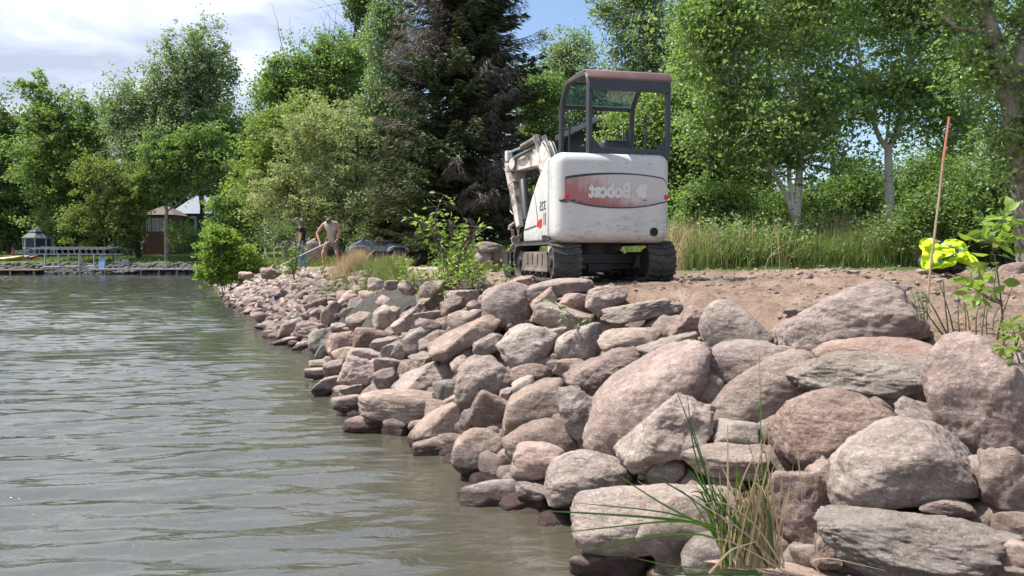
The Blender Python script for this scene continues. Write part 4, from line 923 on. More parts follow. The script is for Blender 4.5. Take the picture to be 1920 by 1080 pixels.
# grass
def blades(P, H, r, w=.006, lean=.35, seg=4, curl=.6, az=None):
    n = len(P); a = r.uniform(0, 6.28, n) if az is None else az+r.normal(size=n)*.5; h = H*r.uniform(.55, 1.2, n); l = h*lean*np.abs(r.normal(size=n)+.3)
    dx, dy = np.cos(a), np.sin(a); fa = r.uniform(0, 6.28, n); V = []
    for k in range(seg+1):
        t = k/seg; ww = w*(1-t)**.7*(1+.6*t)*.5+.0003
        cx = P[:, 0]+dx*l*t**1.8; cy = P[:, 1]+dy*l*t**1.8; cz = P[:, 2]+h*(t-curl*.35*t**2.5*np.minimum(l/h, 1))
        for s in (-1, 1): V.append(np.stack([cx+s*ww*np.cos(fa), cy+s*ww*np.sin(fa), cz], 1))
    V = np.stack(V, 1).reshape(-1, 3); m = 2*(seg+1); b = np.arange(n)[:, None]*m; F = np.concatenate([b+[2*k, 2*k+1, 2*k+3, 2*k+2] for k in range(seg)], 0)
    return V, F
def grass(name, label, region, n, H, w, mat, seed, lean=.4, **k):
    r = np.random.default_rng(seed); P = []
    while len(P) < n:
        p = region(r)
        if p is not None: P.append(p)
    P = np.array(P); V, F = blades(np.column_stack([P, ground_z(P[:, 0], P[:, 1])-.02]), H, r, w, lean, **k)
    return tag(npmesh(name, V, F, M[mat], None), label, 'grass', kind='stuff')
def strip(x0, x1, y0, y1, clump=.0, sd=0, thr=-.2):
    def f(r):
        x, y = r.uniform(x0, x1), r.uniform(y0, y1)
        if x < 1.8 and y < 12.3: return None
        e = 12.0+.25*math.sin(x*2)-.25*abs(r.normal())
        if y < e: return None
        if clump and vn(np.array([[x*clump, y*clump, sd]]), 6)[0] < thr: return None
        return (x, y)
    return f
grass('tall_grass', 'tall green grass in front of the birches', strip(1.9, 11, 11.7, 15.5, 1.2, 1, -.45), 24000, .56, .012, 'grass', 81)
grass('dry_grass', 'tall straw coloured seed stalks mixed into the green grass', strip(2.4, 10, 11.8, 14.5, .9, 3, .0), 2800, .82, .009, 'straw', 82, lean=.5, curl=1.2)
grass('short_grass', 'short grass at the edge of the bare soil', strip(1.8, 9.5, 11.3, 12.8, 1.5, 5, -.3), 7000, .13, .009, 'grass', 83)
ptree('deciduous_tree', 'tall green tree closing the view behind the birches on the right', 1800, 26, [(1650, 1860, -60, 200), (1780, 2050, -40, 330), (1700, 1900, 180, 430)], 260, 90, .13, .40, 'lf_mid', 'bark', 23, .16, RT)
ptree('deciduous_tree', 'leafy tree behind the birch clump leaving the top of the picture', 1440, 24, [(1280, 1500, -80, 180), (1400, 1640, -80, 140), (1260, 1440, 120, 330)], 270, 90, .12, .38, 'lf_birch', 'bark', 24, .14, RT)
def weeds():
    r = np.random.default_rng(97); C = []
    for i in range(1500):
        x = r.uniform(1.9, 10.5); y = r.uniform(12.0, 15.2)
        if vn(np.array([[x*1.1, y*1.1, 7.]]), 3)[0] < -.1: continue
        h = r.uniform(.2, .85); n = 30; C.append(np.column_stack([x+r.normal(size=n)*.09, y+r.normal(size=n)*.09, gz(x, y)+h*r.uniform(.2, 1, n)]))
    V, F = leaves(np.vstack(C), .055, r, .2); tag(npmesh('meadow_weeds', V, F, M['lf_birch'], None), 'broad leaved weeds scattered through the tall grass', 'weeds', kind='stuff')
weeds()
def bankg(px0, px1, Y0, Y1, d0=-.2, d1=1.3):
    def f(r):
        Y = r.uniform(Y0, Y1); px = r.uniform(px0, px1); x = (px-960)/FPX*Y; d = x-float(xw(Y)+bankw(Y))
        return (x, Y) if d0 < d < d1 else None
    return f
grass('bank_grass', 'green grass tufts along the top of the bank below the men', bankg(598, 760, 11.6, 18.5, -.85, 1.3), 7500, .38, .013, 'grass', 84, lean=.6)
grass('dry_bank_grass', 'clump of pale dry grass beside the bending man', bankg(622, 682, 17.8, 19.3, -.6, 1.2), 1500, .62, .014, 'straw', 85, lean=.35)
grass('bank_straw', 'thin dry stalks among the bank grass', bankg(600, 760, 13, 19, -.5, 1.6), 500, .5, .010, 'straw', 86, lean=.5)
grass('bank_grass', 'green grass around the sapling at the bank top', bankg(735, 900, 9.7, 12.2, -.1, 1.2), 1500, .26, .010, 'grass', 87, lean=.6)
grass('bank_grass', 'low grass along the bank before the shoreline bush', bankg(400, 560, 19.5, 40, -.3, 2.6), 3000, .22, .022, 'grass', 88, lean=.6)
grass('shore_lawn', 'sunlit lawn on the far shore', lambda r: (r.uniform(-62, -18), r.uniform(71.5, 90)), 16000, .3, .06, 'grass', 89, lean=.5)
grass('undergrowth', 'undergrowth below the trees behind the soil', lambda r: (r.uniform(-1.5, 12), r.uniform(15, 24)), 9000, .55, .03, 'grass', 90, lean=.5)
grass('undergrowth', 'undergrowth below the trees behind the working men', lambda r: (r.uniform(-16, -2), r.uniform(29.5, 44)), 9000, .45, .04, 'grass', 91, lean=.5)
grass('soil_debris', 'dry straw and twigs lying by the brown shrub', lambda r: (r.uniform(2.3, 3.3), r.uniform(3.7, 5.0)), 420, .10, .004, 'straw', 92, lean=2.2)
grass('soil_straw', 'stray straw on the bare soil', lambda r: (r.uniform(.8, 6.5), r.uniform(5, 12)), 260, .08, .004, 'straw', 93, lean=2.5)
# reeds at the camera side of the pile
def reeds():
    r = np.random.default_rng(95); B0 = at(1405, 1062, 3.15); t_ = thing('reed_clump', 'clump of long green and straw reeds arching over the lowest boulders', 'reeds', B0, 0)
    def strip_(lst, w, mat, nm):
        V, F = [], []
        for pts in lst:
            q = np.array([at(*p)-B0 for p in pts]); t = np.linspace(0, 1, len(q)); tt = np.linspace(0, 1, 14); q = np.stack([np.interp(tt, t, q[:, k]) for k in range(3)], 1)
            for _ in range(2): q[1:-1] = (q[:-2]+q[1:-1]*2+q[2:])/4
            d = np.gradient(q, axis=0); s = np.cross(d, [r.normal()*.4, 1, r.normal()*.4]); s /= np.linalg.norm(s, axis=1)[:, None]; up = np.cross(s, d); up /= np.linalg.norm(up, axis=1)[:, None]
            ww = (w*r.uniform(.7, 1.2)*np.clip(1.02-tt, 0, 1)**.55)[:, None]; o = len(V)
            for k in range(14): V += [q[k]-s[k]*ww[k], q[k]-up[k]*ww[k]*.35, q[k]+s[k]*ww[k]]
            for k in range(13): b = o+3*k; F += [(b, b+1, b+4, b+3), (b+1, b+2, b+5, b+4)]
        npmesh(nm, np.array(V), np.array(F), M[mat], t_, True)
    g = [[(1440, 1062, 3.2), (1360, 985, 3.1), (1260, 975, 2.9), (1180, 985, 2.8), (1012, 1003, 2.7)], [(1430, 1060, 3.2), (1350, 985, 3.1), (1230, 970, 2.9), (1100, 962, 2.8), (1018, 958, 2.75)],
         [(1420, 1062, 3.2), (1340, 1000, 3), (1240, 1000, 2.85), (1150, 1020, 2.75), (1068, 1042, 2.7)], [(1420, 1060, 3.2), (1330, 990, 3.1), (1240, 945, 3), (1150, 885, 2.9)],
         [(1440, 1060, 3.2), (1370, 1000, 3.2), (1260, 960, 3.1), (1080, 943, 3.0)], [(1400, 1062, 3.2), (1352, 975, 3.2), (1320, 880, 3.2), (1295, 800, 3.2), (1264, 722, 3.2)],
         [(1390, 1062, 3.2), (1340, 960, 3.25), (1300, 850, 3.3), (1288, 735, 3.3)], [(1395, 1062, 3.2), (1345, 940, 3.2), (1310, 840, 3.2), (1290, 770, 3.2)],
         [(1400, 1062, 3.1), (1330, 955, 3), (1250, 905, 3), (1190, 878, 3)], [(1450, 1062, 3.1), (1430, 950, 3.1), (1418, 880, 3.1), (1395, 800, 3.1)], [(1460, 1062, 3.1), (1440, 960, 3.1), (1428, 900, 3.1), (1424, 660, 3.2)],
         [(1420, 1072, 3.0), (1340, 1068, 3), (1250, 1060, 2.9), (1185, 1045, 2.9)], [(1430, 1076, 3.0), (1340, 1075, 3), (1230, 1079, 2.95)], [(1450, 1062, 3.1), (1445, 980, 3.0), (1425, 900, 3.0)], [(1440, 1062, 3.1), (1400, 1000, 3.0), (1330, 930, 3.0), (1290, 880, 3.0)]]
    for k in range(26): a = r.uniform(-60, 70); x0 = 1360+r.uniform(0, 100); g.append([(x0, 1064, 3.15), (x0+a*.3-20, 1000, 3.1), (x0+a*.8-40, 935+r.uniform(-20, 20), 3.05), (x0+a*1.3-60, 880+r.uniform(-30, 50), 3.0+r.uniform(-.1, .1))])
    strip_(g, .0068, 'reed', 'green_leaves')
    s_ = [[(1460, 1062, 3.05), (1400, 1000, 3), (1340, 960, 3), (1275, 922, 3)], [(1470, 1066, 3), (1420, 985, 3), (1360, 940, 3), (1310, 945, 3)], [(1380, 1050, 3), (1400, 960, 3), (1440, 800, 3), (1442, 790, 3)], [(1370, 1060, 3), (1365, 930, 3), (1364, 800, 3), (1365, 795, 3)],
          [(1400, 1060, 3), (1440, 850, 3), (1466, 812, 3), (1492, 822, 3), (1502, 900, 3), (1506, 980, 3)], [(1350, 1060, 3), (1390, 900, 3), (1442, 800, 3)], [(1330, 1075, 2.9), (1370, 1030, 2.9), (1420, 1015, 2.9)], [(1470, 1060, 2.9), (1450, 940, 2.9), (1436, 850, 2.9), (1433, 845, 2.9)],
          [(1540, 1078, 2.8), (1520, 1050, 2.8), (1556, 1045, 2.8), (1660, 1070, 2.8)], [(1480, 1078, 2.8), (1420, 1040, 2.8), (1340, 1000, 2.8), (1260, 1075, 2.8)], [(1530, 1040, 2.9), (1528, 990, 2.9), (1535, 1060, 2.85)]]
    for k in range(44): x0 = 1350+r.uniform(0, 115); a = r.uniform(-50, 60); s_.append([(x0, 1066, 3.1), (x0+a*.2, 1000, 3.05), (x0+a*.5, 930+r.uniform(-30, 30), 3.0), (x0+a, 850+r.uniform(0, 110), 3.0+r.uniform(-.1, .1))])
    strip_(s_, .0045, 'straw', 'dry_leaves')
reeds()
# ------------------------------------------------------------------ mini excavator
def enamel(name, base, chip, dirt, gx=None):
    """old paint: scratches, chips and mud as marks of their own"""
    m, nt, N, L, B = nodes(name); v = coords(N, L); col = ramp(N, L, tex(N, L, v, 3, 4), [(.35, base), (.7, tuple(x*.86 for x in base))])
    mp = N.new('ShaderNodeMapping'); mp.inputs['Scale'].default_value = (1, 1, 3.2); L.new(v, mp.inputs[0])
    sx = N.new('ShaderNodeSeparateXYZ'); L.new(v, sx.inputs[0])
    low = N.new('ShaderNodeMapRange'); low.inputs[1].default_value = .95; low.inputs[2].default_value = .45; L.new(sx.outputs[2], low.inputs[0])
    sc = tex(N, L, mp.outputs[0], 9, 9, .78, .4)
    thr = mth(N, L, 'SUBTRACT', .61, mth(N, L, 'MULTIPLY', low.outputs[0], .07))
    f = mth(N, L, 'MULTIPLY', mth(N, L, 'SUBTRACT', sc, thr), 18, clamp=True); col = mixc(N, L, mth(N, L, 'MULTIPLY', f, .7), col, dirt)
    d2 = ramp(N, L, tex(N, L, mp.outputs[0], 3.2, 9, .75), [(.52, (0, 0, 0)), (.66, (1, 1, 1))]); col = mixc(N, L, mth(N, L, 'MULTIPLY', mth(N, L, 'MULTIPLY', d2, low.outputs[0]), .75), col, dirt)
    c1 = ramp(N, L, tex(N, L, v, 17, 7, .75, .5), [(.625, (0, 0, 0)), (.64, (1, 1, 1))]); col = mixc(N, L, c1, col, chip)
    L.new(col, B.inputs['Base Color']); B.inputs['Roughness'].default_value = .42; L.new(bumpn(N, L, sc, .12, .004), B.inputs['Normal']); return m
M['white'] = enamel('worn_white_enamel', (.53, .53, .515), (.12, .10, .09), (.27, .225, .19))
M['boomw'] = pm('muddy_white_paint', (.56, .52, .48), (.40, .35, .31), 5, .55, bump=.3, dirt=(.16, .12, .10), dscale=5, dlo=.52, dhi=.62)
M['frame'] = pm('dark_grey_frame_paint', (.028, .034, .040), (.04, .045, .05), 5, .45)
M['framebr'] = pm('faded_maroon_roof', (.15, .085, .072), (.11, .065, .058), 4, .4)
M['rubber'] = pm('track_rubber', (.035, .035, .035), (.06, .055, .05), 6, .85, bump=.4, dirt=(.13, .105, .085), dscale=5, dlo=.5, dhi=.7)
M['rubberd'] = pm('dusty_rubber', (.17, .155, .14), (.10, .09, .08), 6, .9, bump=.4)
M['steel'] = pm('muddy_steel', (.17, .145, .125), (.10, .085, .075), 5, .7, .2, bump=.3, dirt=(.26, .21, .17), dscale=3)
M['black'] = pm('black_steel', (.018, .018, .02), (.03, .03, .03), 5, .5)
M['chrome'] = pm('chrome_rod', (.62, .70, .82), (.55, .62, .75), 5, .15, 1)
M['hose'] = pm('hose_rubber', (.03, .03, .032), (.05, .05, .05), 5, .4)
M['hosel'] = pm('worn_hose_sleeve', (.36, .36, .35), (.22, .22, .22), 20, .4)
M['seat'] = pm('black_vinyl', (.02, .02, .022), (.028, .028, .03), 5, .5)
M['red'] = pm('red_reflector', (.62, .03, .05), (.5, .02, .04), 5, .25)
M['letter'] = pm('faded_letter_white', (.60, .585, .565), (.53, .515, .495), 12, .5)
M['blackp'] = pm('black_print', (.03, .03, .035), (.05, .05, .05), 5, .5)
def glassmat(name, col, rough=.02, alpha=.25):
    m, nt, N, L, B = nodes(name); g = N.new('ShaderNodeBsdfGlossy'); g.inputs[1].default_value = rough if 'Roughness' in g.inputs else rough
    t = N.new('ShaderNodeBsdfTransparent'); t.inputs[0].default_value = (*col, 1); fr = N.new('ShaderNodeFresnel'); fr.inputs[0].default_value = 1.45
    mx = N.new('ShaderNodeMixShader'); L.new(mth(N, L, 'MULTIPLY', fr.outputs[0], .8), mx.inputs[0]); L.new(t.outputs[0], mx.inputs[1]); L.new(g.outputs[0], mx.inputs[2]); L.new(mx.outputs[0], N['Material Output'].inputs[0]); return m
M['glass'] = glassmat('tinted_cab_glass', (.74, .93, .93))
def decalmat():
    m, nt, N, L, B = nodes('worn_red_decal'); v = coords(N, L); sx = N.new('ShaderNodeSeparateXYZ'); L.new(v, sx.inputs[0])
    mp = N.new('ShaderNodeMapping'); mp.inputs['Scale'].default_value = (9, 1, .9); L.new(v, mp.inputs[0]); st = tex(N, L, mp.outputs[0], 6, 5, .6)
    n2 = tex(N, L, v, 5, 5, .6)
    # the print has worn away towards the right and the top
    k = mth(N, L, 'MULTIPLY', sx.outputs[0], 1.05); k = mth(N, L, 'ADD', k, mth(N, L, 'MULTIPLY', mth(N, L, 'SUBTRACT', sx.outputs[2], .97), 2.0)); k = mth(N, L, 'ADD', k, mth(N, L, 'MULTIPLY', st, .9)); k = mth(N, L, 'ADD', k, mth(N, L, 'MULTIPLY', n2, .5))
    f = N.new('ShaderNodeMapRange'); f.inputs[1].default_value = .30; f.inputs[2].default_value = .92; L.new(k, f.inputs[0])
    col = mixc(N, L, f.outputs[0], (.34, .125, .12), (.48, .455, .435))
    lo = N.new('ShaderNodeMapRange'); lo.inputs[1].default_value = .90; lo.inputs[2].default_value = .80; L.new(mth(N, L, 'ADD', sx.outputs[2], mth(N, L, 'MULTIPLY', mth(N, L, 'SUBTRACT', n2, .5), .15)), lo.inputs[0])
    col = mixc(N, L, mth(N, L, 'MULTIPLY', lo.outputs[0], .6), col, (.14, .08, .075))
    s2 = ramp(N, L, tex(N, L, mp.outputs[0], 14, 6, .7), [(.60, (0, 0, 0)), (.68, (1, 1, 1))]); col = mixc(N, L, mth(N, L, 'MULTIPLY', s2, .45), col, (.46, .43, .41))
    L.new(col, B.inputs['Base Color']); B.inputs['Roughness'].default_value = .55; return m
M['decal'] = decalmat()
def text_mesh(name, txt, mat, parent, M4, width, height, bold=.02, mirror=True):
    cu = bpy.data.curves.new('t', 'FONT'); cu.body = txt; cu.offset = bold; cu.extrude = .0; cu.resolution_u = 4
    o = bpy.data.objects.new('t', cu); COL.objects.link(o); bpy.context.view_layer.update()
    me = bpy.data.meshes.new_from_object(o.evaluated_get(bpy.context.evaluated_depsgraph_get())); bpy.data.objects.remove(o)
    co = np.array([v.co[:] for v in me.vertices]); lo, hi = co.min(0), co.max(0)
    co[:, 0] = (co[:, 0]-(lo[0]+hi[0])/2)/(hi[0]-lo[0])*width*(-1 if mirror else 1); co[:, 1] = (co[:, 1]-lo[1])/(hi[1]-lo[1])*height; co[:, 2] = 0
    me.vertices.foreach_set('co', co.astype(np.float32).ravel()); me.transform(M4); me.update()
    me.name = name; me.materials.clear(); return link(name, me, mat, parent)
EC = Vector((.93, 8.9, 1.47)); ETH = R(12)
ex = thing('mini_excavator', 'worn white compact excavator with open dark canopy and rubber tracks on the bank top', 'excavator', EC, ETH)
EI = (Matrix.Translation(EC) @ Matrix.Rotation(ETH, 4, 'Z')).inverted()
def E(px, py, Y): return EI @ at(px, py, Y)
def Rz(a): return Matrix.Rotation(a, 3, 'Z')
# tracks
UR = Matrix.Rotation(R(3), 4, 'Z')
def track_loop(n=96, L_=1.66, Hh=.44, r=.20):
    pts = []; y0, y1 = -L_/2+r, L_/2-r; zc0, zc1 = r, Hh-r
    path = [(y0, 0), (y1, 0)]; arc = lambda cy, cz, a0, a1: [(cy+r*math.cos(a), cz+r*math.sin(a)) for a in np.linspace(a0, a1, 9)]
    P = arc(y1, zc0, -math.pi/2, 0)+arc(y1, zc1, 0, math.pi/2)+arc(y0, zc1, math.pi/2, math.pi)+arc(y0, zc0, math.pi, 1.5*math.pi)
    P.append(P[0]); P = np.array(P); s = np.r_[0, np.cumsum(np.linalg.norm(np.diff(P, axis=0), axis=1))]; t = np.linspace(0, s[-1], n, endpoint=False)
    return np.stack([np.interp(t, s, P[:, 0]), np.interp(t, s, P[:, 1])], 1)
def track(xc, side):
    lp = track_loop(); n = len(lp); tg = np.roll(lp, -1, 0)-np.roll(lp, 1, 0); tg /= np.linalg.norm(tg, axis=1)[:, None]; nr_ = np.stack([tg[:, 1], -tg[:, 0]], 1)
    hw = .16; mb = MB(); prof = [(-hw, -.004), (-hw, -.034), (hw, -.034), (hw, -.004)]
    vs = [(xc+x, lp[i, 0]+nr_[i, 0]*d, lp[i, 1]+nr_[i, 1]*d) for i in range(n) for x, d in prof]
    mb.add(vs, [(i*4+k, i*4+(k+1) % 4, ((i+1) % n)*4+(k+1) % 4, ((i+1) % n)*4+k) for i in range(n) for k in range(4)])
    for i in range(0, n, 2):      # chevron lugs
        c = lp[i]; tt = tg[i]; nn = nr_[i]
        for sgn in (-1, 1):
            q = []
            for d in (-.006, .016):
                for x, sh in ((.015*sgn, .020), (hw*1.02*sgn, -.016)):
                    for w_ in (-.011, .011): q.append((xc+x, c[0]+nn[0]*d+tt[0]*(w_+sh), c[1]+nn[1]*d+tt[1]*(w_+sh)))
            mb.add(q, [(0, 1, 3, 2), (4, 6, 7, 5), (0, 4, 5, 1), (2, 3, 7, 6), (1, 5, 7, 3), (0, 2, 6, 4)])
    o = mb.build('rubber_track', M['rubber'], ex); o.data.transform(UR)
    # track frame with side plates, rollers and sprocket
    mb = MB(); fx = xc
    mb.box((fx, 0, .21), (.18, 1.24, .17)); mb.prism([(-.50, .10), (-.46, .33), (.46, .33), (.56, .10)], 0, fx+side*.115, fx+side*.13)
    for y in (-.30, -.12, .08, .28): mb.box((fx+side*.135, y, .25), (.014, .05, .12))
    mb.box((fx+side*.134, 0, .115), (.012, 1.05, .03))
    o = mb.build('track_frame', M['steel'], ex, .004); o.data.transform(UR)
    mb = MB()
    for y, rr, z in [(-.62, .155, .22), (.63, .14, .21)]+[(q, .065, .085) for q in (-.36, -.12, .12, .36)]:
        mb.tube([(fx-.12, y, z), (fx-.118, y, z), (fx+.118, y, z), (fx+.12, y, z)], [rr*.9, rr, rr, rr*.9], 18)
        mb.tube([(fx+side*.12, y, z), (fx+side*.15, y, z)], [rr*.45, rr*.4], 12)
    o = mb.build('sprocket', M['black'], ex, 0, True); o.data.transform(UR)
track(-.56, -1); track(.56, 1)
mb = MB(); mb.box((0, .02, .25), (.86, .70, .12)); mb.box((0, -.2, .19), (.86, .14, .14)); mb.box((0, .3, .19), (.86, .14, .14)); mb.box((.02, -.28, .17), (.30, .05, .16)); mb.box((.08, -.42, .10), (.12, .2, .02), (0, .0, .3))
o = mb.build('car_body', M['black'], ex, .01); o.data.transform(UR)
mb = MB(); mb.tube([(0, 0, .30), (0, 0, .40)], .33, 32); mb.tube([(0, 0, .40), (0, 0, .425)], .36, 32)
mb.build('slewing_ring', M['black'], ex, 0, True)
# dozer blade at the front
mb = MB(); mb.prism([(.98, .02), (1.03, .0), (1.06, .15), (1.03, .32), (.99, .33), (1.01, .17)], 0, -.75, .75); mb.beam((-.28, .35, .2), (-.28, 1.0, .15), .07, .1); mb.beam((.28, .35, .2), (.28, 1.0, .15), .07, .1); mb.box((-.73, .97, .17), (.012, .12, .32))
o = mb.build('dozer_blade', M['black'], ex, .004); o.data.transform(UR)
# deck, rear counterweight, side cover
mb = MB(); mb.box((0, .02, .455), (1.20, 1.5, .07)); mb.build('deck', M['black'], ex, .015)
def rbox(name, x0, x1, y0, y1, z0, z1, r, mat, segs=6, bulge=0):
    bm = bmesh.new(); bmesh.ops.create_cube(bm, size=1); 
    for v in bm.verts: v.co = Vector(((x0+x1)/2+v.co.x*(x1-x0), (y0+y1)/2+v.co.y*(y1-y0), (z0+z1)/2+v.co.z*(z1-z0)))
    bmesh.ops.bevel(bm, geom=bm.edges[:], offset=r, segments=segs, profile=.5, affect='EDGES')
    big = [e for e in bm.edges if e.calc_length() > .35]; bmesh.ops.subdivide_edges(bm, edges=big, cuts=7, use_grid_fill=True)
    for v in bm.verts:
        if bulge: k = 1-((v.co.x-(x0+x1)/2)/((x1-x0)/2))**2; kz = 1-((v.co.z-(z0+z1)/2)/((z1-z0)/2))**2; v.co.y -= bulge*(k*.6+kz*.4)*np.clip(((y0+y1)/2-v.co.y)/((y1-y0)/2), 0, 1)
    for f in bm.faces: f.smooth = True
    me = bpy.data.meshes.new(name); bm.to_mesh(me); bm.free(); return link(name, me, mat, ex)
cw = rbox('counterweight', -.66, .66, -.86, -.50, .425, 1.40, .115, M['white'], 7, .010)
# left side cover: side silhouette falls to the front in a curve
prof = [(-.492, .44), (-.492, 1.385), (-.36, 1.335), (-.20, 1.265), (-.05, 1.19), (.10, 1.10), (.25, 1.0), (.38, .90), (.50, .80), (.62, .69), (.70, .60), (.71, .50), (.66, .44)]
mb = MB(); mb.prism(prof, 0, -.655, -.30); sc_ = mb.build('side_cover', M['white'], ex, .045, True, 4)
mb = MB(); mb.prism([(-.492, .44), (-.492, 1.30), (-.34, 1.0), (-.30, .80), (.70, .72), (.71, .46)], 0, -.285, .655); mb.build('cab_floor', M['frame'], ex, .02)
mb = MB(); mb.tube([(-.658, .14, 1.085), (-.6585, .02, .9), (-.6585, -.06, .72), (-.6585, -.07, .655)], .004, 6, True); mb.tube([(-.6585, .68, .61), (-.6585, .3, .625), (-.6585, -.0, .64)], .0055, 6)
mb.build('panel_gap', M['blackp'], sc_)
# markings on the back: rear face lies at y = -.86 - bulge
def yr(x, z): k = 1-(x/.66)**2; kz = 1-((z-.9125)/.4875)**2; return -.86-.010*(k*.6+kz*.4)
def backpatch(name, outline, mat, off, parent=None, nx=40):
    """patch between a lower and an upper edge (functions of x) laid on the bulged face"""
    x0, x1, lo, hi = outline; vs, fs = [], []; nz = 6
    for i in range(nx+1):
        x = x0+(x1-x0)*i/nx
        for j in range(nz+1): z = lo(x)+(hi(x)-lo(x))*j/nz; vs.append((x, yr(x, z)-off, z))
    for i in range(nx):
        for j in range(nz): a = i*(nz+1)+j; fs.append((a, a+nz+1, a+nz+2, a+1))
    me = bpy.data.meshes.new(name); me.from_pydata(vs, [], fs); me.update(); return link(name, me, mat, parent or ex)
lo_ = lambda x: .800+.085*abs((x-.03)/.60)**2.2; hi_ = lambda x: 1.172-.055*abs((x-.03)/.60)**2.2-(.10*max(0, (x-.56)/.06)**2)
dec = backpatch('decal_panel', (-.56, .62, lo_, hi_), M['decal'], .0022)
backpatch('decal_stripe', (-.552, .618, lambda x: hi_(x)-.006-.014*max(0, (.25-x)/.8), lambda x: hi_(x)+.008), M['blackp'], .0042, dec)
backpatch('decal_stripe', (-.50, .62, lambda x: lo_(x)-.004, lambda x: lo_(x)+.010+.012*max(0, (-.0-x)), ), M['blackp'], .0042, dec)
T4 = Matrix(((1, 0, 0, -.06), (0, 0, -1, -.880-.0045), (0, 1, 0, .905), (0, 0, 0, 1)))
tm = text_mesh('lettering', 'Bobcat', M['letter'], dec, T4, .475, .168, .055)
for v in tm.data.vertices: v.co.y = yr(v.co.x, v.co.z)-.0078
bm_ = [(.24, .98), (.27, 1.04), (.30, 1.07), (.33, 1.06), (.36, 1.08), (.38, 1.04), (.36, .98), (.37, .93), (.33, .90), (.30, .93), (.26, .90), (.27, .95)]
me = bpy.data.meshes.new('emblem'); me.from_pydata([(x, yr(x, z)-.0072, z) for x, z in bm_], [], [tuple(range(len(bm_)))]); link('emblem', me, M['letter'], dec)
for x, z in ((-.535, .925), (.598, .925)):
    mb = MB(); y = yr(x, z); mb.tube([(x, y+.004, z), (x, y-.009, z), (x, y-.012, z)], [.028, .028, .022], 20); o = mb.build('reflector', M['red'], ex, 0, True)
mb = MB(); x, z = .46, .545; y = yr(x, z); mb.tube([(x, y+.02, z), (x, y-.006, z), (x, y-.006, z), (x, y+.01, z)], [.048, .048, .040, .038], 24); mb.build('exhaust_outlet', M['black'], ex, 0, True)
backpatch('slot', (.245+.07, .37, lambda x: .885, lambda x: .893), M['blackp'], .004, None, 6)
backpatch('scrape', (-.64+.02, -.44, lambda x: .872-.02*math.sin(x*40), lambda x: .885+.006*math.sin(x*97)), M['blackp'], .0052, None, 12)
backpatch('scrape', (-.60, -.36, lambda x: .855+.008*math.sin(x*60), lambda x: .868+.006*math.sin(x*31)), M['steel'], .0062, None, 12)
T5 = Matrix(((0, 0, -1, -.6585), (-1, 0, 0, -.30), (0, 1, 0, .80), (0, 0, 0, 1)))
text_mesh('lettering', '325', M['blackp'], sc_, T5, .27, .105, .01)
mb = MB(); mb.box((-.6575, -.36, .70), (.003, .022, .14)); mb.box((-.6575, -.43, .70), (.003, .022, .14)); mb.build('stripe', M['blackp'], sc_)
mb = MB(); mb.prism([(-.27, .63), (-.20, .60), (-.02, .63), (-.05, .67), (-.14, .70), (-.27, .71)], 0, -.659, -.6565); mb.build('emblem', M['red'], sc_)
# canopy
ox = .20; cwid = .455
mb = MB()
def post(xs, n=10):
    x = ox+xs*cwid
    return x
for xs in (-1, 1):
    x = ox+xs*cwid; pf = [(x, -.76, 1.38), (x, -.76, 2.14), (x, -.75, 2.20), (x, -.71, 2.255), (x, -.64, 2.28), (x, -.30, 2.31), (x, 0, 2.335), (x, .06, 2.325), (x, .24, 2.20), (x, .30, 2.13), (x, .325, 2.03), (x, .36, 1.5), (x, .38, .75)]
    q = MB(); q.tube(pf, .034, 8); q.build('canopy_post', M['frame'], ex, 0, True)
xl, xr = ox-cwid, ox+cwid
# rolled maroon roof: rear lip, top, then chamfer to the front
rf = [(-.798, 2.195), (-.80, 2.215), (-.785, 2.245), (-.745, 2.295), (-.68, 2.322), (-.40, 2.34), (-.02, 2.362), (-.02, 2.340), (-.40, 2.318), (-.67, 2.30), (-.73, 2.275), (-.765, 2.235), (-.780, 2.21), (-.778, 2.195)]
mb = MB(); mb.prism(rf, 0, xl-.03, xr+.03); mb.build('canopy_roof', M['framebr'], ex, .004, True)
for c_, d_ in (((ox, -.780, 2.138), (2*cwid+.02, .035, .116)), ((ox, .335, 2.105), (2*cwid-.05, .04, .045)), ((ox, .03, 2.33), (2*cwid-.05, .05, .03)), ((ox, -.76, 1.425), (2*cwid, .035, .075))):
    mb = MB(); mb.box(c_, d_); mb.build('canopy_crossbar', M['frame'], ex, .004)
for s in (-1, 1): x = ox+s*(cwid-.02); mb = MB(); mb.prism([(x, 1.42), (x, 1.60), (x-s*.15, 1.42)], 1, -.768, -.752); mb.build('gusset_plate', M['frame'], ex, .002)
mb = MB(); a = [(xl+.035, .05, 2.332), (xr-.035, .05, 2.332), (xr-.035, .325, 2.13), (xl+.035, .325, 2.13)]; mb.add(a+[(p[0], p[1]-.004, p[2]-.005) for p in a], [(0, 1, 2, 3), (7, 6, 5, 4), (0, 4, 5, 1), (1, 5, 6, 2), (2, 6, 7, 3), (3, 7, 4, 0)]); mb.build('roof_window', M['glass'], ex)
for x0, x1 in ((xl, xl+.10), (xr-.0-.10, xr)):
    mb = MB(); s = 1 if x0 == xl else -1; xx = x0 if s > 0 else x1; mb.tube([(xx, .35, 1.93), (xx+s*.09, .35, 1.93), (xx+s*.105, .35, 1.91), (xx+s*.105, .36, 1.3), (xx+s*.105, .36, .8)], .012, 8); mb.build('grab_rail', M['frame'], ex, 0, True)
mb = MB(); mb.tube([(xr-.03, -.2, 1.95), (xr-.03, -.2, 1.5), (xr-.03, -.1, 1.0)], .012, 8); mb.build('grab_rail', M['frame'], ex, 0, True)
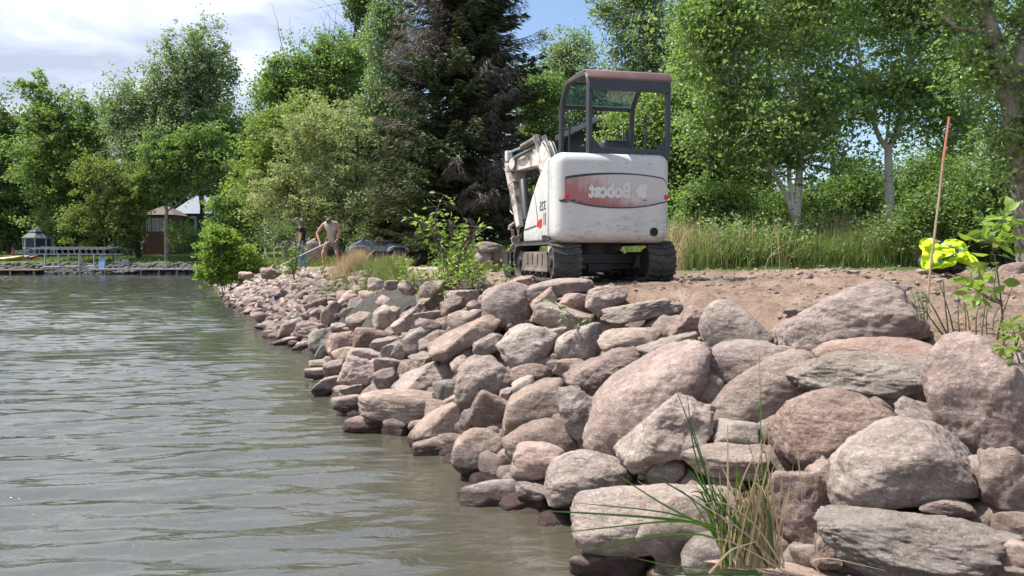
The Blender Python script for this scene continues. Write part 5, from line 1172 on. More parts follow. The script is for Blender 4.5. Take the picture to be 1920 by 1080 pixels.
q = rbox('seat_back', .0+ox-.17, ox+.17, -.36, -.24, .95, 1.62, .05, M['seat'], 4); q2 = rbox('seat_cushion', ox-.2, ox+.2, -.34, .08, .90, 1.0, .04, M['seat'], 3)
mb = MB(); mb.tube([(ox+.21, -.12, .9), (ox+.235, -.10, 1.50), (ox+.235, -.10, 1.56), (ox+.225, -.10, 1.66), (ox+.22, -.10, 1.74)], [.02, .07, .055, .028, .03], 10); mb.build('joystick', M['seat'], ex, 0, True)
mb = MB(); mb.tube([(ox-.24, -.05, .8), (ox-.26, -.02, 1.36), (ox-.27, -.02, 1.40)], [.03, .02, .028], 10); mb.build('joystick', M['seat'], ex, 0, True)
# boom, arm, bucket: the boom swings out to the left
ft = EI @ Vector((.62, 10.05, 2.05)); ap_ = E(1012, 268, 11.0); tp = E(955, 300, 11.75)
sdv = (tp-ap_).cross(Vector((0, 0, 1))).normalized()
mb = MB(); mb.box(ft+Vector((0, -.12, -.1)), (.26, .34, .34)); mb.tube([ft+Vector((0, 0, -.35)), ft+Vector((0, 0, .2))], .06, 12); mb.build('swing_post', M['boomw'], ex, .02)
def P_(px, py, Y): return E(px, py, Y)
up_ = Vector((0, 0, 1))
bm1 = MB()
bm1.beam(ft, E(1030, 312, 10.75), .16, .22, .15, .30, sdv)
bm1.beam(E(1032, 318, 10.72), E(1016, 284, 11.0), .150, .30, .152, .31, sdv)
bm1.beam(E(1022, 290, 10.95), E(972, 312, 11.6), .148, .31, .135, .16, sdv)
bm1.beam(E(972, 312, 11.6), E(953, 316, 11.8), .13, .15, .12, .11, sdv)
boom = bm1.build('boom', M['boomw'], ex, .012)
mb = MB()
for s in (-1, 1):
    o_ = sdv*s*.075
    mb.tube([E(1022, 286, 11.0)+o_, E(1011, 254, 11.0)+o_], [.065, .045], 4)
mb.build('cylinder_lug', M['boomw'], boom, .004)
mb = MB()
for s in (-1, 1): mb.tube([E(969, 308, 11.6)+sdv*s*.082, E(969, 308, 11.6)+sdv*s*.095], .085, 20)
mb.build('pivot_boss', M['boomw'], boom, .004)
c0, c1, c2 = E(1012, 257, 11.0), E(979, 276, 11.3), E(953, 287, 11.75)
mb = MB(); mb.tube([c0, c0+(c1-c0)*.02, c1, c1+(c1-c0)*.01], [.03, .047, .047, .035], 14); cy_ = mb.build('arm_cylinder', M['steel'], ex, 0, True)
mb = MB(); mb.tube([c1, c2], .02, 10); mb.build('cylinder_rod', M['chrome'], cy_, 0, True)
# arm hanging from the boom tip
a0, a1, a2, a3 = E(953, 283, 11.8), E(955, 312, 11.8), E(963, 345, 11.7), E(975, 425, 11.5)
mb = MB(); mb.beam(a0, a1, .09, .07, .12, .11, sdv); mb.beam(a1, a2, .12, .13, .12, .17, sdv); mb.beam(a2, a3, .11, .15, .09, .10, sdv); arm = mb.build('arm', M['boomw'], ex, .01)
mb = MB(); mb.box(E(975, 330, 11.6), (.16, .16, .20), (0, .08, -ETH)); mb.build('cylinder_bracket', M['steel'], arm, .01)
d0, d1, d2 = E(981, 338, 11.45), E(987, 413, 11.2), E(991, 466, 11.1)
mb = MB(); mb.tube([d0, d0+(d1-d0)*.04, d1], [.05, .062, .062], 14); c_ = mb.build('bucket_cylinder', M['black'], ex, 0, True)
mb = MB(); mb.tube([d1, d2], .017, 10); mb.build('cylinder_rod', M['chrome'], c_, 0, True)
e0, e1, e2 = E(956, 345, 11.85), E(964, 398, 11.75), E(967, 420, 11.7)
mb = MB(); mb.tube([e0, e1], .033, 12); c_ = mb.build('bucket_cylinder', M['black'], ex, 0, True)
mb = MB(); mb.tube([e1, e2], .014, 10); mb.build('cylinder_rod', M['chrome'], c_, 0, True)
mb = MB(); g = E(964, 428, 11.65); mb.tube([g+Vector((-.07, 0, -.03)), g+Vector((-.06, 0, .03)), g+Vector((0, 0, .075)), g+Vector((.06, 0, .03)), g+Vector((.07, 0, -.03))], .035, 8)
mb.beam(E(961, 430, 11.6), E(963, 452, 11.6), .04, .05); mb.beam(E(972, 430, 11.6), E(974, 458, 11.55), .03, .04)
mb.beam(E(962, 444, 11.5), E(976, 482, 11.4), .05, .09, .05, .13); mb.beam(E(970, 444, 11.6), E(966, 470, 11.6), .04, .05)
for px, py in ((963, 448), (974, 444), (961, 462), (957, 470)): p = E(px, py, 11.45); mb.tube([p-Vector((0, .03, 0)), p+Vector((0, .03, 0))], .035, 12)
mb.build('bucket_linkage', M['steel'], ex, .004)
bk = MB(); pc = E(975, 492, 11.3); prof = [(.0, .16), (.16, .14), (.27, .02), (.24, -.14), (.10, -.22), (-.10, -.20), (-.10, -.18), (.09, -.195), (.21, -.12), (.24, .01), (.15, .115), (0, .14)]
bk.prism([(pc.y+a, pc.z+b) for a, b in prof], 0, pc.x-.20, pc.x+.20)
for x in (-.21, .20): bk.prism([(pc.y+a, pc.z+b) for a, b in prof[:6]], 0, pc.x+x, pc.x+x+.012)
for i in range(4): bk.box((pc.x-.17+i*.113, pc.y-.15, pc.z-.19), (.045, .12, .025))
bk.build('bucket', M['black'], ex, .003)
# hoses
def hose(pts, r=.012, mat='hose'):
    q = np.array([E(*p) for p in pts]); t = np.linspace(0, 1, len(q)); tt = np.linspace(0, 1, 16); q = np.stack([np.interp(tt, t, q[:, k]) for k in range(3)], 1)
    for _ in range(3): q[1:-1] = (q[:-2]+q[1:-1]*2+q[2:])/4
    mb = MB(); mb.tube([Vector(p) for p in q], r, 6); mb.build('hose', M[mat], ex, 0, True)
for k in range(4): hose([(1016+5*k, 268, 10.9), (1020+5.5*k, 264, 10.8), (1027+5*k, 278, 10.7), (1034+5*k, 300, 10.6), (1040+4*k, 320, 10.5)], .014, ('hosel', 'hose')[k % 2])
hose([(996, 270, 11.1), (1006, 264, 10.95), (1014, 268, 10.9), (1020, 288, 10.85), (1024, 300, 10.8)], .017)
hose([(998, 280, 11.1), (975, 292, 11.3), (960, 300, 11.6), (948, 304, 11.7)], .013); hose([(1003, 274, 11.1), (985, 284, 11.2), (968, 292, 11.45), (958, 300, 11.65)], .012, 'hosel')
hose([(952, 336, 11.8), (953, 350, 11.8), (958, 364, 11.8), (962, 370, 11.8)], .011, 'hosel'); hose([(956, 333, 11.8), (962, 345, 11.7), (963, 358, 11.75), (962, 368, 11.8)], .009); hose([(957, 366, 11.8), (958, 385, 11.8), (956, 395, 11.8), (962, 402, 11.7)], .010)
hose([(1012, 300, 11.0), (1008, 312, 10.9), (1014, 322, 10.8), (1022, 316, 10.7)], .010)
# flat stone lying on the left track
p = at(1036, 465, 8.35); P, F = rock_geo(901, 's', 4); put_rock('stone', P, F, (p.x, p.y, EC.z+.485), (.125, .09, .05), rot_img(6, .1), M['grey'], 'pale broken slab of stone lying on top of the left rubber track', 'stone')
# ------------------------------------------------------------------ stake, vest, ground cloth
M['wood'] = pm('weathered_wood', (.36, .25, .18), (.28, .19, .14), 10, .8)
M['orange'] = pm('orange_paint', (.44, .16, .09), (.36, .13, .07), 10, .7)
st = thing('survey_stake', 'tall thin wooden stake with an orange painted top standing in the soil', 'stake', at(1737, 590, 4.6))
b0 = st.location
def s_(px, py): return at(px, py, 4.6)-b0
mb = MB(); mb.tube([s_(1736, 600), s_(1745, 500), s_(1761, 370), s_(1768, 305)], [.0065, .007, .007, .0072], 6); mb.build('shaft', M['wood'], st)
mb = MB(); mb.tube([s_(1768, 306), s_(1780, 219)], [.0078, .0065], 6); mb.build('painted_top', M['orange'], st)
def fluo():
    m, nt, N, L, B = nodes('high_visibility_fabric'); v = coords(N, L); B.inputs['Base Color'].default_value = (.60, .80, .02, 1); B.inputs['Roughness'].default_value = .7
    tr = N.new('ShaderNodeBsdfTranslucent'); tr.inputs[0].default_value = (.7, .9, .05, 1); mx = N.new('ShaderNodeMixShader'); mx.inputs[0].default_value = .35
    L.new(bumpn(N, L, tex(N, L, v, 14, 4), .5, .01), B.inputs['Normal']); L.new(B.outputs[0], mx.inputs[1]); L.new(tr.outputs[0], mx.inputs[2]); L.new(mx.outputs[0], N['Material Output'].inputs[0]); return m
M['fluo'] = fluo(); M['silver'] = pm('reflective_tape', (.20, .27, .27), (.15, .2, .2), 5, .4)
def cloth(name, outline_px, Y, depth, mat, parent, seed, org, bulge=.1, wr=.02, nx=46, nz=30):
    """crumpled cloth: a closed sheet inside an outline, given real folds and a thickness"""
    pts = [at(px, py, Y) for px, py in outline_px]; xs = [p.x for p in pts]; zs = [p.z for p in pts]
    n = len(pts); cx, cz = sum(xs)/n, sum(zs)/n; vs, fs = [], []
    ang = np.unwrap([math.atan2(z-cz, x-cx) for x, z in zip(xs, zs)]); rad = [math.hypot(x-cx, z-cz) for x, z in zip(xs, zs)]
    if ang[-1] < ang[0]: ang, rad = ang[::-1], rad[::-1]
    A = np.append(ang, ang[0]+2*math.pi); Rr = np.append(rad, rad[0]); th = np.linspace(A[0], A[0]+2*math.pi, 64, endpoint=False); rr = np.interp(th, A, Rr)
    V = []; K = 18
    for side in (-1, 1):
        for j in range(K+1):
            t = j/K
            for a, r_ in zip(th, rr):
                x, z = cx+math.cos(a)*r_*t, cz+math.sin(a)*r_*t; V.append((x, z, t, side))
    V = np.array(V); Pn = np.stack([V[:, 0]*9, V[:, 1]*9, V[:, 3]*2], 1); dome = np.sqrt(np.clip(1-V[:, 2]**2, 0, 1))
    fold = np.abs(fbm(Pn*.8, seed, 4, .6))*1.3-.3
    y = Y+V[:, 3]*(dome*bulge+.002)+fold*wr*2*(dome+.3)-(V[:, 1]-cz)*-.5*depth
    P = np.stack([V[:, 0], y, V[:, 1]], 1)-np.array(org); m = 64; F = []
    for s in (0, 1):
        for j in range(K):
            for i in range(m): a = s*(K+1)*m+j*m+i; b = s*(K+1)*m+j*m+(i+1) % m; F.append((a, b, b+m, a+m))
    for i in range(m): a = K*m+i; b = K*m+(i+1) % m; o = (K+1)*m; F.append((a, b, b+o, a+o))
    return npmesh(name, P, np.array(F), mat, parent, True), (V, P)
vo = at(1782, 503, 7.6); vt = thing('safety_vest', 'crumpled bright yellow safety vest with grey reflective bands dropped on the soil', 'vest', vo)
OUT = [(1722, 506), (1732, 470), (1731, 452), (1745, 446), (1762, 447), (1776, 455), (1790, 448), (1812, 452), (1820, 462), (1818, 472), (1830, 490), (1828, 502), (1808, 496), (1790, 488), (1768, 500), (1745, 503)]
vm, (VV_, PP_) = cloth('fabric', OUT, 7.6, 1.2, M['fluo'], vt, 3, vo, .045, .06)
vm.data.materials.append(M['silver']); me = vm.data
for f in me.polygons:       # the reflective bands are sewn on: faces of the cloth itself
    c = f.center; u_ = c.x*.88-c.z*.9+.02; w_ = c.x*.5+c.z
    if (abs(c.x*.45-c.z+.14) < .018 and c.x > -.17 and c.x < .1) or (abs(c.x*1.0+c.z*1.6-.36) < .030 and c.z > .17): f.material_index = 1
bg = thing('work_bag', 'dark crumpled bag lying under the yellow safety vest', 'bag', vo)
cloth('fabric', [(1722, 504), (1724, 486), (1735, 476), (1760, 474), (1800, 480), (1815, 490), (1808, 504), (1770, 508), (1740, 506)], 7.72, 1.0, M['seat'], bg, 5, vo, .12, .02)
M['tarp'] = pm('grey_geotextile', (.050, .047, .043), (.075, .07, .064), 10, 1.0, bump=.5, spec=.05)
def geotex():
    r = np.random.default_rng(4); n = 50; V = []
    o = at(680, 552, 12.6)
    for i in range(n):
        for j in range(n):
            u, v_ = i/(n-1), j/(n-1); y = 12.0+2.6*v_; x = float(xw(y)+bankw(y))-1.75+1.6*u
            z = float(surf(x, y))-.12+.42*(math.sin(math.pi*u)*math.sin(math.pi*v_))**.55; V.append((x-o.x, y-o.y, z-o.z))
    V = np.array(V); V[:, 2] += .035*fbm(V*3, 5, 3); idx = (np.arange(n-1)[:, None]*n+np.arange(n-1)[None]).ravel()
    ob = npmesh('ground_cloth', V, np.stack([idx, idx+1, idx+n+1, idx+n], 1), M['tarp'], None, True); ob.location = o
    md = ob.modifiers.new('thickness', 'SOLIDIFY'); md.thickness = .006
    tag(ob, 'dark grey ground cloth bulging over the bank edge among the grass', 'ground cloth')
geotex()
ob = cloth('glove', [(513, 559), (515, 554), (519, 552), (523, 554), (522, 558), (518, 560)], 20.5, .6, pm('blue_cloth', (.015, .03, .12), (.01, .02, .07), 5, .7), None, 9, (0, 0, 0), .05, .02)[0]
tag(ob, 'small dark blue work glove lost among the far cobbles', 'glove')
# ------------------------------------------------------------------ people
M['skin'] = pm('sunburnt_skin', (.42, .215, .16), (.34, .165, .12), 8, .6)
M['tee'] = pm('black_cotton', (.012, .012, .014), (.02, .02, .022), 8, .9); M['jeans'] = pm('blue_denim', (.10, .21, .33), (.15, .27, .38), 12, .9)
M['khaki'] = pm('khaki_cap_cloth', (.11, .09, .065), (.085, .07, .05), 8, .9); M['greytank'] = pm('oatmeal_jersey', (.40, .40, .35), (.32, .32, .28), 8, .9)
M['shorts'] = pm('tan_shorts_cloth', (.22, .165, .12), (.17, .13, .095), 8, .9); M['boot'] = pm('dark_shoe_leather', (.03, .025, .022), (.05, .04, .035), 8, .7)
M['sock'] = pm('white_sock', (.65, .64, .62), (.55, .54, .52), 8, .9); M['glovem'] = pm('dark_glove', (.05, .05, .05), (.04, .04, .04), 8, .9); M['hair'] = pm('grey_hair', (.35, .32, .30), (.22, .2, .19), 30, .9)
def skin(name, J, Ed, mat, parent, root=0, sub=2):
    """J: list of (x, y, z, r[, r2]); one continuous surface grown round the joints"""
    me = bpy.data.meshes.new(name); me.from_pydata([j[:3] for j in J], Ed, []); o = link(name, me, None, parent)
    sk = o.modifiers.new('skin', 'SKIN'); sk.use_smooth_shade = True
    for i, j in enumerate(J): v = me.skin_vertices[0].data[i]; v.radius = (j[3], j[4] if len(j) > 4 else j[3]); v.use_root = (i == root)
    sb = o.modifiers.new('sub', 'SUBSURF'); sb.levels = sub; sb.render_levels = sub
    bpy.context.view_layer.update(); ev = o.evaluated_get(bpy.context.evaluated_depsgraph_get()); m2 = bpy.data.meshes.new_from_object(ev)
    o.modifiers.clear(); o.data = m2; m2.name = name; m2.materials.clear(); m2.materials.append(mat)
    for p in m2.polygons: p.use_smooth = True
    return o
def hand(J, Ed, wrist_i, d, pn, s=1.0, curl=.5):
    """palm and five fingers rooted on joint wrist_i; d: direction, pn: palm normal"""
    w = Vector(J[wrist_i][:3]); d = Vector(d).normalized(); pn = Vector(pn).normalized(); sd = d.cross(pn).normalized()
    p = w+d*.065*s; J.append((*p, .026*s, .038*s)); pi = len(J)-1; Ed.append((wrist_i, pi))
    for k, (off, ln) in enumerate(((-.030, .062), (-.010, .074), (.010, .070), (.029, .054))):
        a = p+d*.035*s+sd*off*s; b = a+(d*(1-curl*.5)+pn*curl*.6).normalized()*ln*.55*s; c = b+(d*(1-curl)+pn*curl*1.2).normalized()*ln*.45*s
        n0 = len(J); J += [(*a, .010*s), (*b, .0088*s), (*c, .0075*s)]; Ed += [(pi, n0), (n0, n0+1), (n0+1, n0+2)]
    a = w+d*.03*s-sd*.034*s+pn*.008*s; b = a+(d*.7-sd*.5+pn*.4).normalized()*.036*s; c = b+(d*.9-sd*.1+pn*.4).normalized()*.028*s
    n0 = len(J); J += [(*a, .012*s), (*b, .0105*s), (*c, .0085*s)]; Ed += [(wrist_i, n0), (n0, n0+1), (n0+1, n0+2)]
def head_mesh(parent, c, fwd, up, matskin, s=1.0):
    """adds the face to the head: brow, nose, lips, chin, eyes and ears as one shell merged on the skull"""
    V, F = ico(4); P = V.copy(); x, y, z = P[:, 0].copy(), P[:, 1].copy(), P[:, 2].copy()       # face looks along -y
    g = lambda a, b, cc, w: np.exp(-(((x-a)/w)**2+((z-cc)/w)**2))*(y < 0)
    w = 1-.22*np.clip(-z, 0, 1)**1.5; P[:, 0] *= .073*w*s; P[:, 1] *= .092*(1-.10*np.clip(-z, 0, 1))*s; P[:, 2] *= .115*s
    P[:, 1] -= s*(.026*np.exp(-((x/.13)**2+((z+.12)/.20)**2))*(y < 0)+.008*np.exp(-((x/.3)**2+((z+.45)/.1)**2))*(y < 0)+.006*np.exp(-((x/.6)**2+((z-.2)/.12)**2))*(y < 0)+.008*np.exp(-((x/.3)**2+((z+.85)/.2)**2))*(y < 0))
    P[:, 1] += s*.012*(g(.36, 0, .03, .16)+g(-.36, 0, .03, .16))
    for sg in (-1, 1): k = np.exp(-(((y-.05)/.14)**2+((z+.05)/.26)**2))*(x*sg > .5); P[:, 0] += sg*.016*s*k
    f = Vector(fwd).normalized(); u = Vector(up); u = (u-f*u.dot(f)).normalized(); r_ = f.cross(u); B = np.array([[*r_], [*(-f)], [*u]])
    return P@B+np.array(c), F, (r_, f, u)
def man(name, label, loc, J, Ed, root, headc, fwd, up, cap):
    t_ = thing(name, label, 'person', loc); b = skin('body', J, Ed, M['skin'], t_, root)
    P, F, (r_, f, u) = head_mesh(t_, headc, fwd, up, M['skin'])
    me = bpy.data.meshes.new('h'); me.from_pydata([tuple(p) for p in P], [], [tuple(q) for q in F.tolist()])
    bm = bmesh.new(); bm.from_mesh(b.data); bm.from_mesh(me)
    for ff in bm.faces: ff.smooth = True
    bm.to_mesh(b.data); bm.free()
    c = Vector(headc); e = MB()
    for s in (-1, 1): q = c+r_*s*.026+f*.080+u*.004; e.tube([q-f*.004, q+f*.004], .006, 8)
    e.build('eyes', M['blackp'], t_)
    # cap: crown and peak; short grey hair below it
    V, F2 = ico(3); k = V[:, 2] > -.05; Q = V.copy(); Q[:, 2] = np.maximum(Q[:, 2], -.02)
    B = np.array([[*r_], [*(-f)], [*u]]); Q = Q*np.array([.083, .104, .092]); Q = Q@B+np.array(c+u*.040); o = npmesh('cap', Q, F2, cap, t_, True)
    br = MB(); pts = [c+u*.040+f*.088+r_*(.066*a)+f*(.070*math.sqrt(max(0, 1-a*a)))-u*.012 for a in (-1, -.8, -.4, 0, .4, .8, 1)]; bs = [c+u*.045+r_*(.072*a)+f*(.088*math.sqrt(max(0, 1-a*a*.8))) for a in (-1, -.8, -.4, 0, .4, .8, 1)]
    n = 7; br.add([*bs, *pts, *[p-u*.006 for p in bs], *[p-u*.006 for p in pts]], [(i, i+1, n+i+1, n+i) for i in range(6)]+[(2*n+i+1, 2*n+i, 3*n+i, 3*n+i+1) for i in range(6)]+[(n+i, n+i+1, 3*n+i+1, 3*n+i) for i in range(6)]); br.build('cap_peak', cap, o)
    Q = V.copy()*np.array([.077, .097, .10]); Q = Q[:]; Q[:, 1] = np.maximum(Q[:, 1], -.02); Q[:, 2] = np.clip(Q[:, 2], -.06, .05); Q = Q@B+np.array(c+f*-.004); npmesh('hair', Q, F2, M['hair'], t_, True)
    return t_
# man in a black t-shirt, facing left, looking down
g0 = at(565, 503, 25); gx, gy = g0.x, 25.; gzz = gz(gx, gy)
J = [(0, 0, .95, .12, .15), (0, 0, 1.10, .115, .15), (.02, 0, 1.27, .12, .165), (.01, 0, 1.41, .085, .13), (-.02, 0, 1.49, .055), (-.05, 0, 1.55, .055), (-.075, 0, 1.61, .06),
     (.02, -.17, 1.42, .055), (.07, -.225, 1.14, .043), (.0, -.235, .90, .028), (.02, .17, 1.42, .055), (.05, .225, 1.14, .043), (-.06, .22, .90, .028),
     (0, -.09, .88, .095), (-.02, -.10, .50, .062), (.03, -.10, .09, .042), (-.06, -.10, .035, .038), (-.15, -.10, .025, .03), (0, .09, .88, .095), (.05, .10, .50, .062), (.12, .10, .09, .042), (.03, .10, .035, .038), (-.06, .10, .025, .03)]
Ed = [(0, 1), (1, 2), (2, 3), (3, 4), (4, 5), (5, 6), (3, 7), (7, 8), (8, 9), (3, 10), (10, 11), (11, 12), (0, 13), (13, 14), (14, 15), (15, 16), (16, 17), (0, 18), (18, 19), (19, 20), (20, 21), (21, 22)]
J0 = list(J); hand(J, Ed, 9, (-.25, 0, -1), (-.3, 1, 0)); hand(J, Ed, 12, (-.3, 0, -1), (-.3, -1, 0))
mA = man('person', 'man in a black t-shirt, blue jeans and dark cap, standing with his head bowed', (gx, gy, gzz), J, Ed, 0, (-.105, 0, 1.655), (-1, 0, -.45), (-.35, 0, 1), M['khaki'])
def gr(j, k): return (*j[:3], *[x+k for x in j[3:]])
Jt = [gr(J0[1], .02), (*J0[0][:3], .135, .165), gr(J0[2], .025), gr(J0[3], .02), gr(J0[7], .02), (.055, -.21, 1.25, .064), gr(J0[10], .02), (.045, .21, 1.25, .064), (-.02, 0, 1.475, .062)]
skin('t_shirt', Jt, [(0, 1), (0, 2), (2, 3), (3, 4), (4, 5), (3, 6), (6, 7), (3, 8)], M['tee'], mA)
Jj = [(0, 0, .93, .13, .16)]+[gr(J0[i], .018) for i in (13, 14)]+[(.03, -.10, .10, .062)]+[gr(J0[i], .018) for i in (18, 19)]+[(.12, .10, .10, .062)]
skin('jeans', Jj, [(0, 1), (1, 2), (2, 3), (0, 4), (4, 5), (5, 6)], M['jeans'], mA)
for s, dx in ((-.10, 0), (.10, .09)): skin('shoe', [(.03+dx, s, .06, .05), (-.05+dx, s, .045, .046), (-.15+dx, s, .035, .036)], [(0, 1), (1, 2)], M['boot'], mA)
# man in a sleeveless shirt bending over a rake
g1 = at(622, 508, 23.5); gx, gy = g1.x, 23.5; gzz = gz(gx, gy)
J = [(0, .10, .93, .125, .16), (-.02, .02, 1.06, .12, .155), (.02, -.13, 1.26, .12, .18), (.03, -.22, 1.40, .085, .16), (.035, -.29, 1.48, .058), (.035, -.35, 1.50, .058), (.035, -.40, 1.50, .06),
     (-.19, -.20, 1.41, .06), (-.40, -.22, 1.12, .048), (-.26, -.40, .79, .032), (.25, -.20, 1.43, .06), (.33, -.22, 1.13, .048), (.28, -.40, .90, .032),
     (-.11, .09, .86, .10), (-.25, -.08, .50, .065), (-.24, 0, .09, .045), (-.24, -.10, .035, .04), (-.25, -.19, .025, .032), (.11, .09, .86, .10), (.20, -.10, .50, .065), (.30, .03, .09, .045), (.31, -.08, .035, .04), (.32, -.17, .025, .032)]
Ed = [(0, 1), (1, 2), (2, 3), (3, 4), (4, 5), (5, 6), (3, 7), (7, 8), (8, 9), (3, 10), (10, 11), (11, 12), (0, 13), (13, 14), (14, 15), (15, 16), (16, 17), (0, 18), (18, 19), (19, 20), (20, 21), (21, 22)]
J0 = list(J); hand(J, Ed, 9, (.2, -.5, -.8), (1, -.3, .2), 1, .9); hand(J, Ed, 12, (-.5, -.5, -.6), (-.6, -.2, .6), 1, .9)
mB = man('person', 'man in a sleeveless oatmeal shirt, tan shorts and cap, bending forward over a rake', (gx, gy, gzz), J, Ed, 0, (.035, -.455, 1.475), (-.05, -.75, -.66), (0, -.66, .75), M['khaki'])
Jt = [(-.02, .04, 1.02, .145, .18), (0, .10, .94, .145, .175), gr(J0[2], .045), gr(J0[3], .035), (-.16, -.20, 1.42, .078), (.22, -.20, 1.44, .078), (.035, -.27, 1.455, .066)]
skin('shirt', Jt, [(0, 1), (0, 2), (2, 3), (3, 4), (3, 5), (3, 6)], M['greytank'], mB)
Jj = [(0, .10, .90, .135, .17), gr(J0[13], .025), (-.235, -.06, .54, .088), gr(J0[18], .025), (.19, -.08, .54, .088)]
skin('shorts', Jj, [(0, 1), (1, 2), (0, 3), (3, 4)], M['shorts'], mB)
for x, y in ((-.24, 0), (.30, .03)):
    skin('sock', [(x, y, .10, .052), (x, y, .24, .056)], [(0, 1)], M['sock'], mB); skin('shoe', [(x, y+.01, .05, .05), (x, y-.08, .04, .046), (x, y-.19, .03, .036)], [(0, 1), (1, 2)], M['boot'], mB)
rk = thing('rake', 'long pale handled rake held by the bending man', 'rake', (gx, gy, gzz)); h1, h2 = Vector((.0, -.42, .84)), Vector((-1.45, -1.0, .06))
mb = MB(); mb.tube([h1+(h1-h2)*.02, h2], .014, 8); mb.build('handle', pm('pale_ash_handle', (.62, .58, .52), (.5, .46, .4), 9, .5), rk)
mb = MB(); mb.beam(h2+Vector((-.05, -.2, 0)), h2+Vector((.05, .2, 0)), .02, .03)
for i in range(9): p = h2+Vector((-.05+.0125*i, -.2+.05*i, 0)); mb.beam(p, p+Vector((-.02, 0, -.07)), .008, .008)
mb.build('head', M['steel'], rk)
# ------------------------------------------------------------------ things behind the men and the machine
M['alu'] = pm('dull_aluminium', (.60, .60, .57), (.48, .48, .46), 9, .5, .3); M['whitep'] = pm('white_paint', (.72, .72, .70), (.6, .6, .58), 9, .5)
M['blackpl'] = pm('dark_plastic', (.02, .022, .025), (.035, .035, .04), 8, .45); M['bluegrey'] = pm('blue_grey_plastic', (.10, .12, .17), (.2, .22, .27), 6, .4)
def pp(px, py, Y, o): p = at(px, py, Y); return Vector((p.x-o[0], p.y-o[1], p.z-o[2]))
df = tb(520, 36); dt = thing('dock_sections', 'stack of grey dock frame sections with posts on the shore behind the man in jeans', 'dock frame', df); mb = MB()
for px in (498, 514, 530, 548): mb.tube([pp(px, 482, 36+(px % 3)*.3, df), pp(px-2, 424, 36, df)], .035, 6)
for a, b in (((496, 438), (556, 427)), ((496, 452), (560, 440)), ((497, 462), (556, 456)), ((500, 430), (540, 452))): mb.tube([pp(*a, 36, df), pp(*b, 36.5, df)], .035, 6)
mb.build('frame', M['alu'], dt)
def atv(px, Y, label, yaw, body):
    b = tb(px, Y); t_ = thing('quad_bike', label, 'quad bike', b, yaw, 'quad bikes parked under the trees')
    def wheel(x, y):
        q = MB(); pr = [(.10, -.11), (.24, -.12), (.28, -.08), (.28, .08), (.24, .12), (.10, .11)]; n = 20; vs = [(x+r_*math.cos(2*math.pi*k/n), y+o_, .28+r_*math.sin(2*math.pi*k/n)) for k in range(n) for r_, o_ in pr]
        q.add(vs, [(k*6+j, k*6+(j+1) % 6, ((k+1) % n)*6+(j+1) % 6, ((k+1) % n)*6+j) for k in range(n) for j in range(6)]); w = q.build('wheel', M['rubber'], t_, 0, True)
        q = MB(); q.tube([(x, y-.06, .28), (x, y+.06, .28)], .11, 12); q.build('hub', M['steel'], w)
    for x in (-.6, .6):
        for y in (-.42, .42): wheel(x, y)
    q = MB(); q.prism([(-.85, .58), (-.75, .74), (-.35, .76), (-.2, .68), (.1, .66), (.22, .84), (.5, .86), (.85, .68), (.9, .58), (.4, .5), (-.4, .5)], 1, -.16, .16)
    for x in (-.6, .6):
        for s in (-1, 1): q.prism([(x-.34, .50), (x-.30, .62), (x-.15, .68), (x+.15, .68), (x+.30, .62), (x+.34, .50), (x+.28, .50), (x+.13, .63), (x-.13, .63), (x-.28, .50)], 1, s*.26-.2*(s < 0)-.06, s*.26+.2*(s > 0)+.06)
    q.build('body', body, t_, .02); q = MB(); q.box((0, 0, .36), (1.3, .3, .25)); q.build('engine', M['black'], t_, .02)
    q = MB(); q.box((-.22, 0, .80), (.62, .28, .10)); q.build('seat', M['seat'], t_, .03)
    q = MB(); q.tube([(.42, -.36, 1.02), (.36, -.15, 1.0), (.36, .15, 1.0), (.42, .36, 1.02)], .018, 8); q.tube([(.5, 0, .8), (.38, 0, 1.0)], .03, 8); q.build('handlebar', M['black'], t_)
    for x in (-.68, .66):
        q = MB(); [q.tube([(x-.22, y, .86), (x+.22, y, .86)], .011, 6) for y in (-.3, -.15, 0, .15, .3)]; [q.tube([(x+d, -.32, .86), (x+d, .32, .86)], .012, 6) for d in (-.22, .22)]; q.tube([(x, 0, .70), (x, 0, .86)], .02, 6); q.build('rack', M['black'], t_)
atv(708, 23.5, 'dark quad bike with blue grey fairing parked left under the spruce', R(200), M['bluegrey'])
atv(748, 24.6, 'black quad bike parked behind the other one, nearer the loader', R(20), M['blackpl'])
lb = tb(794, 25.0); ld = thing('skid_loader', 'small white loader with a red rear edge half hidden behind the sapling', 'loader', lb, R(8))
mb = MB(); mb.prism([(-.62, .42), (-.62, 1.02), (-.45, 1.18), (.1, 1.22), (.9, 1.0), (.9, .42)], 1, -.55, .55); mb.build('body', M['whitep'], ld, .04)
mb = MB(); mb.prism([(-.68, .36), (-.70, 1.0), (-.625, 1.02), (-.625, .36)], 1, -.54, .54); mb.build('rear_bumper', pm('red_enamel', (.5, .03, .04), (.4, .03, .03), 5, .4), ld, .01)
for x in (-.22, .55):
    for y in (-.64, .64):
        q = MB(); pr = [(.12, -.10), (.30, -.11), (.35, -.07), (.35, .07), (.30, .11), (.12, .10)]; n = 22; q.add([(x+r_*math.cos(2*math.pi*k/n), y+o_, .35+r_*math.sin(2*math.pi*k/n)) for k in range(n) for r_, o_ in pr], [(k*6+j, k*6+(j+1) % 6, ((k+1) % n)*6+(j+1) % 6, ((k+1) % n)*6+j) for k in range(n) for j in range(6)]); w = q.build('wheel', M['rubber'], ld, 0, True)
        q = MB(); q.tube([(x, y-.05, .35), (x, y+.05, .35)], .13, 14); q.build('hub', M['whitep'], w)
mb = MB()
for y in (-.45, .45): mb.tube([(.1, y, 1.15), (.12, y, 1.75), (.7, y, 1.75), (.85, y, 1.0)], .035, 8)
